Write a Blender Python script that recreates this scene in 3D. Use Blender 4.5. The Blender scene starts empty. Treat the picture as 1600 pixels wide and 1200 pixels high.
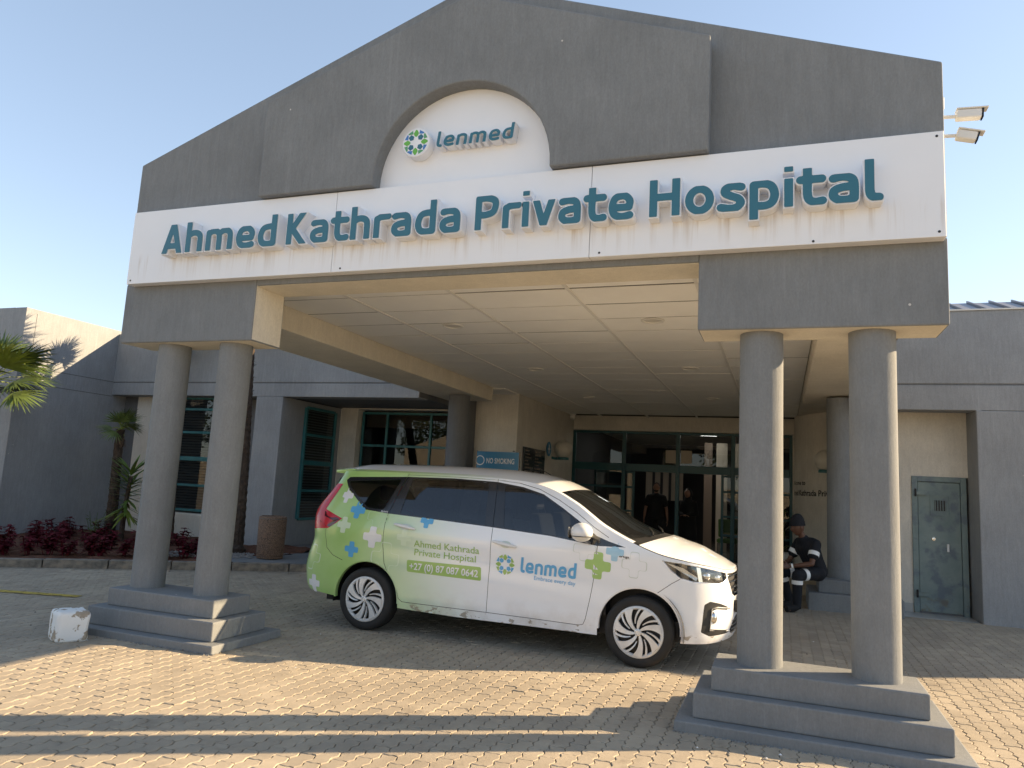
import bpy, bmesh, math, random, bisect
from mathutils import Vector, Matrix
from mathutils.geometry import delaunay_2d_cdt
R = math.radians
rnd = random.Random(7)
scene = bpy.context.scene
col = scene.collection

# ------------------------------------------------------------------ camera, sky, sun, exposure
cam = bpy.data.cameras.new('camera'); camo = bpy.data.objects.new('camera', cam); col.objects.link(camo)
CH = 1.49
RM = [(0.93869117, 0.34061456, 0.0532974), (0.00259394, 0.14761102, -0.98904209), (-0.34474942, 0.92854333, 0.13767763)]
m = Matrix(((RM[0][0], -RM[1][0], -RM[2][0], 0), (RM[0][1], -RM[1][1], -RM[2][1], 0), (RM[0][2], -RM[1][2], -RM[2][2], CH), (0, 0, 0, 1)))
camo.matrix_world = m
cam.sensor_fit = 'HORIZONTAL'; cam.sensor_width = 36; cam.lens = 1146.92 / 1600 * 36
cam.clip_start = .05; cam.clip_end = 2000
scene.camera = camo

SUN_AZ = 30.0      # degrees from +X towards +Y
SUN_EL = 22.9
world = bpy.data.worlds.new('World'); scene.world = world; world.use_nodes = True
wn = world.node_tree; bg = wn.nodes['Background']
sky = wn.nodes.new('ShaderNodeTexSky'); sky.sky_type = 'NISHITA'; sky.sun_disc = False
sky.sun_elevation = R(SUN_EL); sky.sun_rotation = R(90 - SUN_AZ)
sky.air_density = 1.0; sky.dust_density = 0.8; sky.ozone_density = 1.0; sky.altitude = 1600
wb = wn.nodes.new('ShaderNodeMix'); wb.data_type = 'RGBA'; wb.blend_type = 'MULTIPLY'; wb.inputs[0].default_value = 1; wb.inputs[7].default_value = (.965, .945, .93, 1)   # the camera's warm white balance
gm = wn.nodes.new('ShaderNodeGamma'); gm.inputs[1].default_value = .66      # hazier, more even sky
wn.links.new(sky.outputs[0], gm.inputs[0]); wn.links.new(gm.outputs[0], wb.inputs[6]); wn.links.new(wb.outputs[2], bg.inputs[0]); bg.inputs[1].default_value = 0.129
sun = bpy.data.lights.new('sun', 'SUN'); sun.energy = 3.7; sun.angle = R(.5); sun.color = (1.0, .76, .47)
suno = bpy.data.objects.new('sun', sun); col.objects.link(suno)
sd = Vector((math.cos(R(SUN_AZ)) * math.cos(R(SUN_EL)), math.sin(R(SUN_AZ)) * math.cos(R(SUN_EL)), math.sin(R(SUN_EL))))
suno.rotation_euler = sd.to_track_quat('Z', 'Y').to_euler()
vs = scene.view_settings; vs.view_transform = 'Standard'; vs.look = 'None'; vs.exposure = 1.85; vs.gamma = 1.0; vs.use_curve_mapping = False

scene.cycles.diffuse_bounces = 6

# ------------------------------------------------------------------ materials
def mat(name, base=(.5, .5, .5), rough=.8, noise=0.0, nscale=(8, 8, 8), metal=0.0, coat=0.0, bump=0.0, bscale=60, base2=None, spec=.5,
        ramp=(.35, .65), detail=6, bdist=.01, emit=None):
    m = bpy.data.materials.new(name); m.use_nodes = True
    nt = m.node_tree; b = nt.nodes['Principled BSDF']
    b.inputs['Base Color'].default_value = (*base, 1); b.inputs['Roughness'].default_value = rough
    b.inputs['Metallic'].default_value = metal; b.inputs['Specular IOR Level'].default_value = spec
    if coat: b.inputs['Coat Weight'].default_value = coat; b.inputs['Coat Roughness'].default_value = .04
    if emit: b.inputs['Emission Color'].default_value = (*emit[0], 1); b.inputs['Emission Strength'].default_value = emit[1]
    if noise or base2 or bump:
        tc = nt.nodes.new('ShaderNodeTexCoord')
    if noise or base2:
        mp = nt.nodes.new('ShaderNodeMapping'); mp.inputs['Scale'].default_value = nscale
        nt.links.new(tc.outputs['Object'], mp.inputs[0])
        n = nt.nodes.new('ShaderNodeTexNoise'); n.inputs['Scale'].default_value = 1; n.inputs['Detail'].default_value = detail
        n.inputs['Roughness'].default_value = .6
        nt.links.new(mp.outputs[0], n.inputs[0])
        r = nt.nodes.new('ShaderNodeValToRGB'); r.color_ramp.elements[0].position = ramp[0]; r.color_ramp.elements[1].position = ramp[1]
        c2 = base2 if base2 else tuple(c * (1 - noise) for c in base)
        r.color_ramp.elements[0].color = (*c2, 1); r.color_ramp.elements[1].color = (*base, 1)
        nt.links.new(n.outputs[0], r.inputs[0]); nt.links.new(r.outputs[0], b.inputs['Base Color'])
    if bump:
        n2 = nt.nodes.new('ShaderNodeTexNoise'); n2.inputs['Scale'].default_value = bscale; n2.inputs['Detail'].default_value = 4
        nt.links.new(tc.outputs['Object'], n2.inputs[0])
        bp = nt.nodes.new('ShaderNodeBump'); bp.inputs['Strength'].default_value = bump; bp.inputs['Distance'].default_value = bdist
        nt.links.new(n2.outputs[0], bp.inputs['Height']); nt.links.new(bp.outputs[0], b.inputs['Normal'])
    return m

def node(nt, t, **kw):
    n = nt.nodes.new(t)
    for k, v in kw.items(): setattr(n, k, v)
    return n
def math_n(nt, op, a, b=None, clamp=False):
    n = nt.nodes.new('ShaderNodeMath'); n.operation = op; n.use_clamp = clamp
    for i, x in enumerate((a, b)):
        if x is None: continue
        if isinstance(x, (int, float)): n.inputs[i].default_value = x
        else: nt.links.new(x, n.inputs[i])
    return n.outputs[0]
def mixc(nt, fac, a, b):
    n = nt.nodes.new('ShaderNodeMix'); n.data_type = 'RGBA'
    for i, x in ((0, fac), (6, a), (7, b)):
        if isinstance(x, tuple): n.inputs[i].default_value = (*x, 1)
        elif isinstance(x, (int, float)): n.inputs[i].default_value = x
        else: nt.links.new(x, n.inputs[i])
    return n.outputs[2]
def noise_n(nt, vec, scale, detail=5, rough=.6, mapscale=None):
    if mapscale:
        mp = nt.nodes.new('ShaderNodeMapping'); mp.inputs['Scale'].default_value = mapscale
        nt.links.new(vec, mp.inputs[0]); vec = mp.outputs[0]
    n = nt.nodes.new('ShaderNodeTexNoise'); n.inputs['Scale'].default_value = scale; n.inputs['Detail'].default_value = detail
    n.inputs['Roughness'].default_value = rough
    nt.links.new(vec, n.inputs[0]); return n.outputs[0]
def ramp_n(nt, fac, stops):
    r = nt.nodes.new('ShaderNodeValToRGB'); e = r.color_ramp.elements
    while len(e) < len(stops): e.new(.5)
    for i, (p, c) in enumerate(stops):
        e[i].position = p; e[i].color = (*c, 1) if isinstance(c, tuple) else (c, c, c, 1)
    nt.links.new(fac, r.inputs[0]); return r.outputs[0]

def plaster(name, base, streak=.13, bumpy=.35):
    """painted trowelled plaster: faint vertical brush marks, cloudy patches, a few chips"""
    m = bpy.data.materials.new(name); m.use_nodes = True; nt = m.node_tree; b = nt.nodes['Principled BSDF']
    g = nt.nodes.new('ShaderNodeNewGeometry'); pos = g.outputs['Position']
    v = noise_n(nt, pos, 1, 8, .72, (28, 28, 4.2)); c = noise_n(nt, pos, 1.7, 7, .65); f = noise_n(nt, pos, 1, 6, .8, (80, 80, 40))
    s1 = ramp_n(nt, v, [(.36, tuple(x * (1 - streak) for x in base)), (.66, base)])
    s2 = ramp_n(nt, c, [(.34, .89), (.66, 1.05)])
    s3 = ramp_n(nt, f, [(.30, .86), (.62, 1.04)])
    mu = node(nt, 'ShaderNodeMix', data_type='RGBA', blend_type='MULTIPLY'); mu.inputs[0].default_value = 1
    nt.links.new(s1, mu.inputs[6]); nt.links.new(s2, mu.inputs[7])
    m2 = node(nt, 'ShaderNodeMix', data_type='RGBA', blend_type='MULTIPLY'); m2.inputs[0].default_value = 1
    nt.links.new(mu.outputs[2], m2.inputs[6]); nt.links.new(s3, m2.inputs[7])
    # small paint chips
    vo = nt.nodes.new('ShaderNodeTexVoronoi'); vo.inputs['Scale'].default_value = 5.5; nt.links.new(pos, vo.inputs['Vector'])
    chip = math_n(nt, 'LESS_THAN', vo.outputs['Distance'], .045)
    sel = math_n(nt, 'GREATER_THAN', noise_n(nt, pos, 2.3, 2), .61)
    out = mixc(nt, math_n(nt, 'MULTIPLY', chip, sel), m2.outputs[2], (.55, .53, .5))
    # rain runs and scuffs
    run = ramp_n(nt, noise_n(nt, pos, 1, 6, .7, (11, 11, .55)), [(.60, 0.0), (.74, .22)])
    out = mixc(nt, run, out, tuple(min(1, x * 1.7) for x in base))
    scf = ramp_n(nt, noise_n(nt, pos, 1, 7, .75, (3.2, 3.2, 4.5)), [(.66, 0.0), (.72, .30)])
    out = mixc(nt, scf, out, tuple(x * .62 for x in base))
    nt.links.new(out, b.inputs['Base Color'])
    b.inputs['Roughness'].default_value = .85; b.inputs['Specular IOR Level'].default_value = .3
    bp = nt.nodes.new('ShaderNodeBump'); bp.inputs['Strength'].default_value = bumpy; bp.inputs['Distance'].default_value = .012
    h = math_n(nt, 'ADD', v, math_n(nt, 'MULTIPLY', f, .5))
    nt.links.new(h, bp.inputs['Height']); nt.links.new(bp.outputs[0], b.inputs['Normal'])
    return m

M = {}
M['plaster'] = plaster('grey_plaster', (.220, .232, .240))
M['plaster_blue'] = plaster('blue_grey_plaster', (.32, .33, .342))
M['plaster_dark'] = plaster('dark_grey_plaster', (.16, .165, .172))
M['cream'] = plaster('cream_plaster', (.70, .66, .58), .10, .25)
M['soffit'] = plaster('cream_soffit', (.74, .68, .56), .08, .2)
M['concrete'] = plaster('painted_concrete', (.228, .236, .238), .10, .3)
M['ceiling'] = mat('ceiling_board', (.86, .84, .79), .75, noise=.06, nscale=(1.5, 1.5, 1.5), bump=.08, bscale=90)
M['white_trim'] = mat('white_trim', (.7, .68, .63), .5)
M['dark_gap'] = mat('dark_gap', (.015, .014, .013), .9)
M['teal'] = mat('teal_frame', (.03, .17, .185), .45, noise=.25, nscale=(6, 6, 6))
M['teal_dark'] = mat('teal_frame_dark', (.014, .085, .10), .4)
M['black'] = mat('black_plastic', (.012, .012, .013), .5)
M['trim'] = mat('gloss_black_trim', (.018, .019, .022), .18, coat=.5)
M['rubber'] = mat('tyre_rubber', (.022, .021, .020), .75, noise=.35, nscale=(9, 9, 9), bump=.3, bscale=120, bdist=.002)
M['silver'] = mat('silver_hubcap', (.74, .74, .73), .34, metal=.15, noise=.12, nscale=(14, 14, 14))
M['chrome'] = mat('chrome', (.75, .75, .75), .12, metal=1)
M['chrome_soft'] = mat('satin_chrome', (.7, .69, .66), .25, metal=.9)
M['blind'] = mat('grey_blind', (.12, .115, .105), .7)
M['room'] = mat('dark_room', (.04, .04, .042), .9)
M['lobby_floor'] = mat('lobby_floor', (.25, .24, .22), .25)
M['soil'] = mat('red_soil', (.16, .062, .030), .95, noise=.55, nscale=(9, 9, 9), bump=1, bscale=26, bdist=.03)
M['trunk'] = mat('palm_bark', (.085, .058, .040), .95, noise=.6, nscale=(20, 20, 12), bump=1, bscale=40, bdist=.02)
M['frond'] = mat('palm_leaf', (.115, .165, .040), .5, noise=.5, nscale=(5, 5, 5))
M['frond_y'] = mat('palm_leaf_yellowing', (.20, .25, .04), .5, noise=.4, nscale=(6, 6, 6))
M['frond_d'] = mat('dead_palm_leaf', (.13, .085, .055), .8)
M['yucca'] = mat('yucca_leaf', (.15, .24, .05), .45, noise=.4, nscale=(7, 7, 7))
M['coleus'] = mat('dark_red_leaf', (.13, .012, .022), .75, noise=.6, nscale=(14, 14, 14), spec=.15)
M['letter'] = mat('teal_letter_face', (.028, .140, .200), .4)
M['letter_side'] = mat('white_letter_return', (.82, .84, .88), .55, noise=.12, nscale=(7, 7, 2))
M['logo_green'] = mat('logo_green', (.13, .42, .055), .4)
M['logo_mid'] = mat('logo_mid_green', (.10, .32, .15), .4)
M['logo_blue'] = mat('logo_blue', (.05, .19, .50), .4)
M['sign_blue'] = mat('sign_blue', (.035, .21, .38), .4)
M['white'] = mat('white_paint', (.78, .78, .77), .5)
M['glass_lamp'] = mat('globe_lamp_glass', (.60, .57, .50), .35)
M['door_steel'] = None
M['cctv'] = mat('cctv_housing', (.74, .73, .70), .35)
M['lens'] = mat('dark_lens', (.01, .01, .012), .08)
M['skin'] = mat('dark_skin', (.115, .052, .030), .5)
M['cloth'] = mat('navy_black_cloth', (.005, .006, .010), .85, bump=.4, bscale=30)
M['cloth_black'] = mat('black_cloth', (.008, .008, .009), .85)
M['skin_light'] = mat('tan_skin', (.28, .15, .10), .5)
M['band'] = mat('reflective_band', (.80, .80, .78), .4)
M['aggregate'] = None
M['red_lamp'] = mat('tail_lamp_red', (.55, .004, .014), .25, coat=.3)
M['red_dark'] = mat('tail_lamp_dark', (.08, .004, .008), .12, coat=.8)
M['roof_sheet'] = mat('grey_roof_sheet', (.22, .22, .24), .45, metal=.3)
M['chair_green'] = mat('green_fabric', (.10, .20, .06), .8)
M['stripe'] = mat('beige_curtain_panel', (.42, .37, .30), .7)
M['stripe_dark'] = mat('brown_curtain_panel', (.16, .12, .09), .7)
M['lit'] = mat('lit_panel', (.9, .9, .88), .5, emit=((1, .96, .9), 6.0))
M['gravel'] = mat('gravel_stone', (.30, .28, .26), .9, noise=.4, nscale=(30, 30, 30))
M['yellow'] = mat('worn_yellow_paint', (.50, .36, .06), .8, noise=.5, nscale=(14, 14, 14), ramp=(.42, .5))
M['tile'] = mat('threshold_tile', (.42, .42, .40), .35)
M['neigh'] = mat('neighbour_wall', (.62, .54, .42), .85)
M['leaf_far'] = mat('far_leaf', (.05, .08, .025), .8)

def m_aggregate():
    m = bpy.data.materials.new('exposed_aggregate'); m.use_nodes = True; nt = m.node_tree; b = nt.nodes['Principled BSDF']
    tc = nt.nodes.new('ShaderNodeTexCoord'); v = nt.nodes.new('ShaderNodeTexVoronoi'); v.inputs['Scale'].default_value = 75
    nt.links.new(tc.outputs['Object'], v.inputs['Vector'])
    c = ramp_n(nt, v.outputs['Distance'], [(.0, (.42, .27, .17)), (.45, (.24, .15, .10)), (.8, (.08, .055, .04))])
    h = nt.nodes.new('ShaderNodeSeparateColor'); nt.links.new(v.outputs['Color'], h.inputs[0])
    out = mixc(nt, math_n(nt, 'MULTIPLY', h.outputs[0], .45), c, (.10, .08, .07))
    nt.links.new(out, b.inputs['Base Color']); b.inputs['Roughness'].default_value = .9
    bp = nt.nodes.new('ShaderNodeBump'); bp.inputs['Strength'].default_value = .7; bp.inputs['Distance'].default_value = .008; bp.invert = True
    nt.links.new(v.outputs['Distance'], bp.inputs['Height']); nt.links.new(bp.outputs[0], b.inputs['Normal'])
    return m
M['aggregate'] = m_aggregate()

def m_paver(sheet=False):
    m = bpy.data.materials.new('joint_sand' if sheet else 'concrete_paver'); m.use_nodes = True; nt = m.node_tree; b = nt.nodes['Principled BSDF']
    g = nt.nodes.new('ShaderNodeNewGeometry'); pos = g.outputs['Position']
    big = noise_n(nt, pos, .7, 4); mid = noise_n(nt, pos, 7, 5); fine = noise_n(nt, pos, 260, 3, .8)
    c = ramp_n(nt, mid, [(.3, (.48, .405, .30)), (.7, (.58, .495, .375))])
    c = mixc(nt, math_n(nt, 'MULTIPLY', fine, .42), c, (.16, .125, .095)) if not sheet else mixc(nt, .55, c, (.10, .085, .07))
    if not sheet:
        # every paver its own tone: a white noise on its own cell
        at = nt.nodes.new('ShaderNodeAttribute'); at.attribute_name = 'tone'
        ob = nt.nodes.new('ShaderNodeObjectInfo')
        tone = math_n(nt, 'FRACT', math_n(nt, 'ADD', at.outputs['Fac'], ob.outputs['Random']))
        c = mixc(nt, math_n(nt, 'MULTIPLY', tone, .38), c, (.25, .215, .175))
    st = ramp_n(nt, noise_n(nt, pos, 1.9, 6, .65), [(.60, 0.0), (.70, .55)])
    c = mixc(nt, st, c, (.20, .165, .125))
    dus = ramp_n(nt, noise_n(nt, pos, 3.1, 6, .7), [(.56, 0.0), (.70, .5)])
    c = mixc(nt, dus, c, (.56, .47, .35))
    oil = ramp_n(nt, noise_n(nt, pos, 6.5, 3, .5), [(.72, 0.0), (.76, .5)])
    c = mixc(nt, oil, c, (.10, .085, .07))
    bigr = ramp_n(nt, big, [(.38, 0.0), (.66, .5)])
    c = mixc(nt, bigr, c, (.235, .20, .155))
    nt.links.new(c, b.inputs['Base Color']); b.inputs['Roughness'].default_value = .9; b.inputs['Specular IOR Level'].default_value = .25
    bp = nt.nodes.new('ShaderNodeBump'); bp.inputs['Strength'].default_value = .55; bp.inputs['Distance'].default_value = .004
    nt.links.new(math_n(nt, 'ADD', fine, math_n(nt, 'MULTIPLY', noise_n(nt, pos, 60, 3), .8)), bp.inputs['Height']); nt.links.new(bp.outputs[0], b.inputs['Normal'])
    return m
M['paver'] = m_paver(); M['joint'] = m_paver(True); M['court'] = mat('distant_paving', (.48, .41, .30), .9, noise=.25, nscale=(1, 1, 1), bump=.5, bscale=14)

def m_sign():
    """white enamel panel with faint brown run-off streaks below the letters"""
    m = bpy.data.materials.new('white_sign_panel'); m.use_nodes = True; nt = m.node_tree; b = nt.nodes['Principled BSDF']
    g = nt.nodes.new('ShaderNodeNewGeometry'); pos = g.outputs['Position']
    sp = nt.nodes.new('ShaderNodeSeparateXYZ'); nt.links.new(pos, sp.inputs[0])
    st = noise_n(nt, pos, 1, 5, .65, (17, 1, .7))
    st = ramp_n(nt, st, [(.50, 0.0), (.72, 1.0)])
    zf = ramp_n(nt, math_n(nt, 'MULTIPLY_ADD', sp.outputs[2], 1.0), [(0, 0.0), (1, 1.0)]) if False else None
    z1 = node(nt, 'ShaderNodeMapRange'); z1.inputs[1].default_value = 3.23; z1.inputs[2].default_value = 3.44; nt.links.new(sp.outputs[2], z1.inputs[0])
    z2 = node(nt, 'ShaderNodeMapRange'); z2.inputs[1].default_value = 3.53; z2.inputs[2].default_value = 3.45; nt.links.new(sp.outputs[2], z2.inputs[0])
    f = math_n(nt, 'MULTIPLY', math_n(nt, 'MULTIPLY', st, z1.outputs[0]), z2.outputs[0])
    cl = noise_n(nt, pos, 1.1, 5)
    base = ramp_n(nt, cl, [(.3, (.755, .77, .80)), (.7, (.80, .815, .845))])
    c = mixc(nt, math_n(nt, 'MULTIPLY', f, .62), base, (.44, .35, .26))
    nt.links.new(c, b.inputs['Base Color']); b.inputs['Roughness'].default_value = .38
    return m
M['sign'] = m_sign()

def m_glass(name, tint=(.6, .65, .66), refl=.12, rough=.0):
    m = bpy.data.materials.new(name); m.use_nodes = True; nt = m.node_tree; nt.nodes.remove(nt.nodes['Principled BSDF'])
    out = nt.nodes['Material Output']
    tr = nt.nodes.new('ShaderNodeBsdfTransparent'); tr.inputs[0].default_value = (*tint, 1)
    gl = nt.nodes.new('ShaderNodeBsdfGlossy'); gl.inputs['Roughness'].default_value = rough; gl.inputs[0].default_value = (.95, .97, 1, 1)
    lw = nt.nodes.new('ShaderNodeLayerWeight'); lw.inputs[0].default_value = .5
    p = math_n(nt, 'POWER', lw.outputs['Facing'], 4.0)
    f = math_n(nt, 'MULTIPLY_ADD', p, .8); 
    f.node.inputs[2].default_value = refl
    f.node.use_clamp = True
    mx = nt.nodes.new('ShaderNodeMixShader'); nt.links.new(f, mx.inputs[0]); nt.links.new(tr.outputs[0], mx.inputs[1]); nt.links.new(gl.outputs[0], mx.inputs[2])
    nt.links.new(mx.outputs[0], out.inputs[0])
    return m
M['glass'] = m_glass('window_glass', (.45, .48, .48), .035)
M['car_glass'] = m_glass('tinted_car_glass', (.13, .15, .19), .075)
M['windscreen'] = m_glass('windscreen_glass', (.62, .64, .58), .13)
M['lamp_glass'] = m_glass('lamp_glass', (.93, .94, .95), .10)

def m_car():
    """white body paint with the green wrap printed over the rear and fading forwards"""
    m = bpy.data.materials.new('car_paint'); m.use_nodes = True; nt = m.node_tree; b = nt.nodes['Principled BSDF']
    tc = nt.nodes.new('ShaderNodeTexCoord'); sp = nt.nodes.new('ShaderNodeSeparateXYZ'); nt.links.new(tc.outputs['Object'], sp.inputs[0])
    x, z = sp.outputs[0], sp.outputs[2]
    # boundary moves forwards near the sill and near the roof rail
    lo = node(nt, 'ShaderNodeMapRange'); lo.inputs[1].default_value = .62; lo.inputs[2].default_value = .25; lo.inputs[3].default_value = 0; lo.inputs[4].default_value = .16; nt.links.new(z, lo.inputs[0])
    hi = node(nt, 'ShaderNodeMapRange'); hi.inputs[1].default_value = 1.50; hi.inputs[2].default_value = 1.56; hi.inputs[3].default_value = 0; hi.inputs[4].default_value = .28; nt.links.new(z, hi.inputs[0])
    xs = math_n(nt, 'SUBTRACT', math_n(nt, 'SUBTRACT', x, lo.outputs[0]), hi.outputs[0])
    mr = node(nt, 'ShaderNodeMapRange', interpolation_type='SMOOTHSTEP'); mr.inputs[1].default_value = -.30; mr.inputs[2].default_value = 1.28
    mr.inputs[3].default_value = 1; mr.inputs[4].default_value = 0; nt.links.new(xs, mr.inputs[0])
    top = math_n(nt, 'GREATER_THAN', 1.585, z)      # the roof itself stays white
    g = math_n(nt, 'MULTIPLY', mr.outputs[0], top)
    soft = noise_n(nt, tc.outputs['Object'], 2.2, 3)
    gcol = ramp_n(nt, soft, [(.35, (.38, .60, .18)), (.7, (.48, .68, .26))])
    dirt = noise_n(nt, tc.outputs['Object'], 5, 6)
    dm = node(nt, 'ShaderNodeMapRange'); dm.inputs[1].default_value = .50; dm.inputs[2].default_value = .24; nt.links.new(z, dm.inputs[0])
    dirtf = math_n(nt, 'MULTIPLY', math_n(nt, 'MULTIPLY', dm.outputs[0], ramp_n(nt, dirt, [(.42, 0.0), (.7, 1.0)])), .45)
    c = mixc(nt, g, (.86, .88, .91), gcol)
    c = mixc(nt, dirtf, c, (.42, .33, .23))
    # scuffs on the sill
    sc = noise_n(nt, tc.outputs['Object'], 1, 4, .6, (9, 9, 16))
    sm_ = node(nt, 'ShaderNodeMapRange'); sm_.inputs[1].default_value = .315; sm_.inputs[2].default_value = .29; nt.links.new(z, sm_.inputs[0])
    scf = math_n(nt, 'MULTIPLY', sm_.outputs[0], math_n(nt, 'GREATER_THAN', sc, .60))
    c = mixc(nt, math_n(nt, 'MULTIPLY', scf, .8), c, (.30, .25, .18))
    nt.links.new(c, b.inputs['Base Color']); b.inputs['Roughness'].default_value = .30
    b.inputs['Coat Weight'].default_value = .95; b.inputs['Coat Roughness'].default_value = .03
    return m
M['car'] = m_car()
M['car_white'] = mat('car_print_white', (.80, .80, .79), .35, coat=.6)
M['car_pale'] = mat('car_print_pale_green', (.50, .68, .36), .35, coat=.6)
M['car_palewhite'] = mat('car_print_pale_white', (.66, .78, .56), .35, coat=.6)
M['car_green'] = mat('car_print_green', (.36, .56, .17), .35, coat=.6)
M['car_text'] = mat('car_print_text_green', (.31, .50, .12), .35, coat=.6)
M['car_blue'] = mat('car_print_blue', (.10, .40, .70), .35, coat=.6)
M['car_skyblue'] = mat('car_print_sky_blue', (.36, .60, .76), .35, coat=.6)
M['car_grey'] = mat('car_print_outline', (.60, .66, .60), .35, coat=.6)

def m_block():
    m = bpy.data.materials.new('whitewashed_stone'); m.use_nodes = True; nt = m.node_tree; b = nt.nodes['Principled BSDF']
    tc = nt.nodes.new('ShaderNodeTexCoord')
    n = noise_n(nt, tc.outputs['Object'], 7.5, 6, .62)
    f = noise_n(nt, tc.outputs['Object'], 30, 4)
    c1 = ramp_n(nt, f, [(.3, (.30, .25, .19)), (.7, (.42, .36, .28))])
    c = mixc(nt, ramp_n(nt, n, [(.43, 1.0), (.46, 0.0)]), (.76, .76, .74), c1)
    nt.links.new(c, b.inputs['Base Color']); b.inputs['Roughness'].default_value = .9
    bp = nt.nodes.new('ShaderNodeBump'); bp.inputs['Strength'].default_value = .6; bp.inputs['Distance'].default_value = .01
    nt.links.new(n, bp.inputs['Height']); nt.links.new(bp.outputs[0], b.inputs['Normal'])
    return m
M['block'] = m_block()

def m_steel():
    m = bpy.data.materials.new('worn_steel_door'); m.use_nodes = True; nt = m.node_tree; b = nt.nodes['Principled BSDF']
    tc = nt.nodes.new('ShaderNodeTexCoord'); P = tc.outputs['Object']
    a = ramp_n(nt, noise_n(nt, P, 2.6, 6), [(.3, (.15, .21, .21)), (.7, (.24, .30, .29))])
    c = mixc(nt, ramp_n(nt, noise_n(nt, P, 4, 6), [(.50, 0.0), (.60, .75)]), a, (.115, .145, .19))
    sp = nt.nodes.new('ShaderNodeSeparateXYZ'); nt.links.new(P, sp.inputs[0])
    lowm = node(nt, 'ShaderNodeMapRange'); lowm.inputs[1].default_value = .42; lowm.inputs[2].default_value = .05; nt.links.new(sp.outputs[2], lowm.inputs[0])
    rust = math_n(nt, 'MULTIPLY', lowm.outputs[0], ramp_n(nt, noise_n(nt, P, 6, 5), [(.52, 0.0), (.62, 1.0)]))
    c = mixc(nt, math_n(nt, 'MULTIPLY', rust, .7), c, (.17, .12, .05))
    sc = math_n(nt, 'GREATER_THAN', noise_n(nt, P, 1, 5, .7, (30, 30, 70)), .70)
    c = mixc(nt, math_n(nt, 'MULTIPLY', sc, .5), c, (.30, .32, .30))
    nt.links.new(c, b.inputs['Base Color']); b.inputs['Roughness'].default_value = .6
    return m
M['door_steel'] = m_steel()

def m_kerb():
    return mat('kerb_concrete', (.27, .23, .18), .9, base2=(.085, .082, .075), nscale=(7, 7, 9), ramp=(.32, .62), bump=.4, bscale=50)
M['kerb'] = m_kerb()

# ------------------------------------------------------------------ mesh helpers
def link(name, me, parent=None, smooth=False):
    o = bpy.data.objects.new(name, me); col.objects.link(o)
    if parent: o.parent = parent
    if smooth:
        for p in me.polygons: p.use_smooth = True
    return o
def thing(name, label, cat, group=None, loc=(0, 0, 0), rz=0):
    o = bpy.data.objects.new(name, None); col.objects.link(o); o.location = loc; o.rotation_euler = (0, 0, rz)
    o.empty_display_size = .2
    return tag(o, label, cat, group)
def tag(o, label=None, cat=None, group=None, kind=None):
    if label: o['label'] = label
    if cat: o['category'] = cat
    if group: o['group'] = group
    if kind: o['kind'] = kind
    return o

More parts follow.
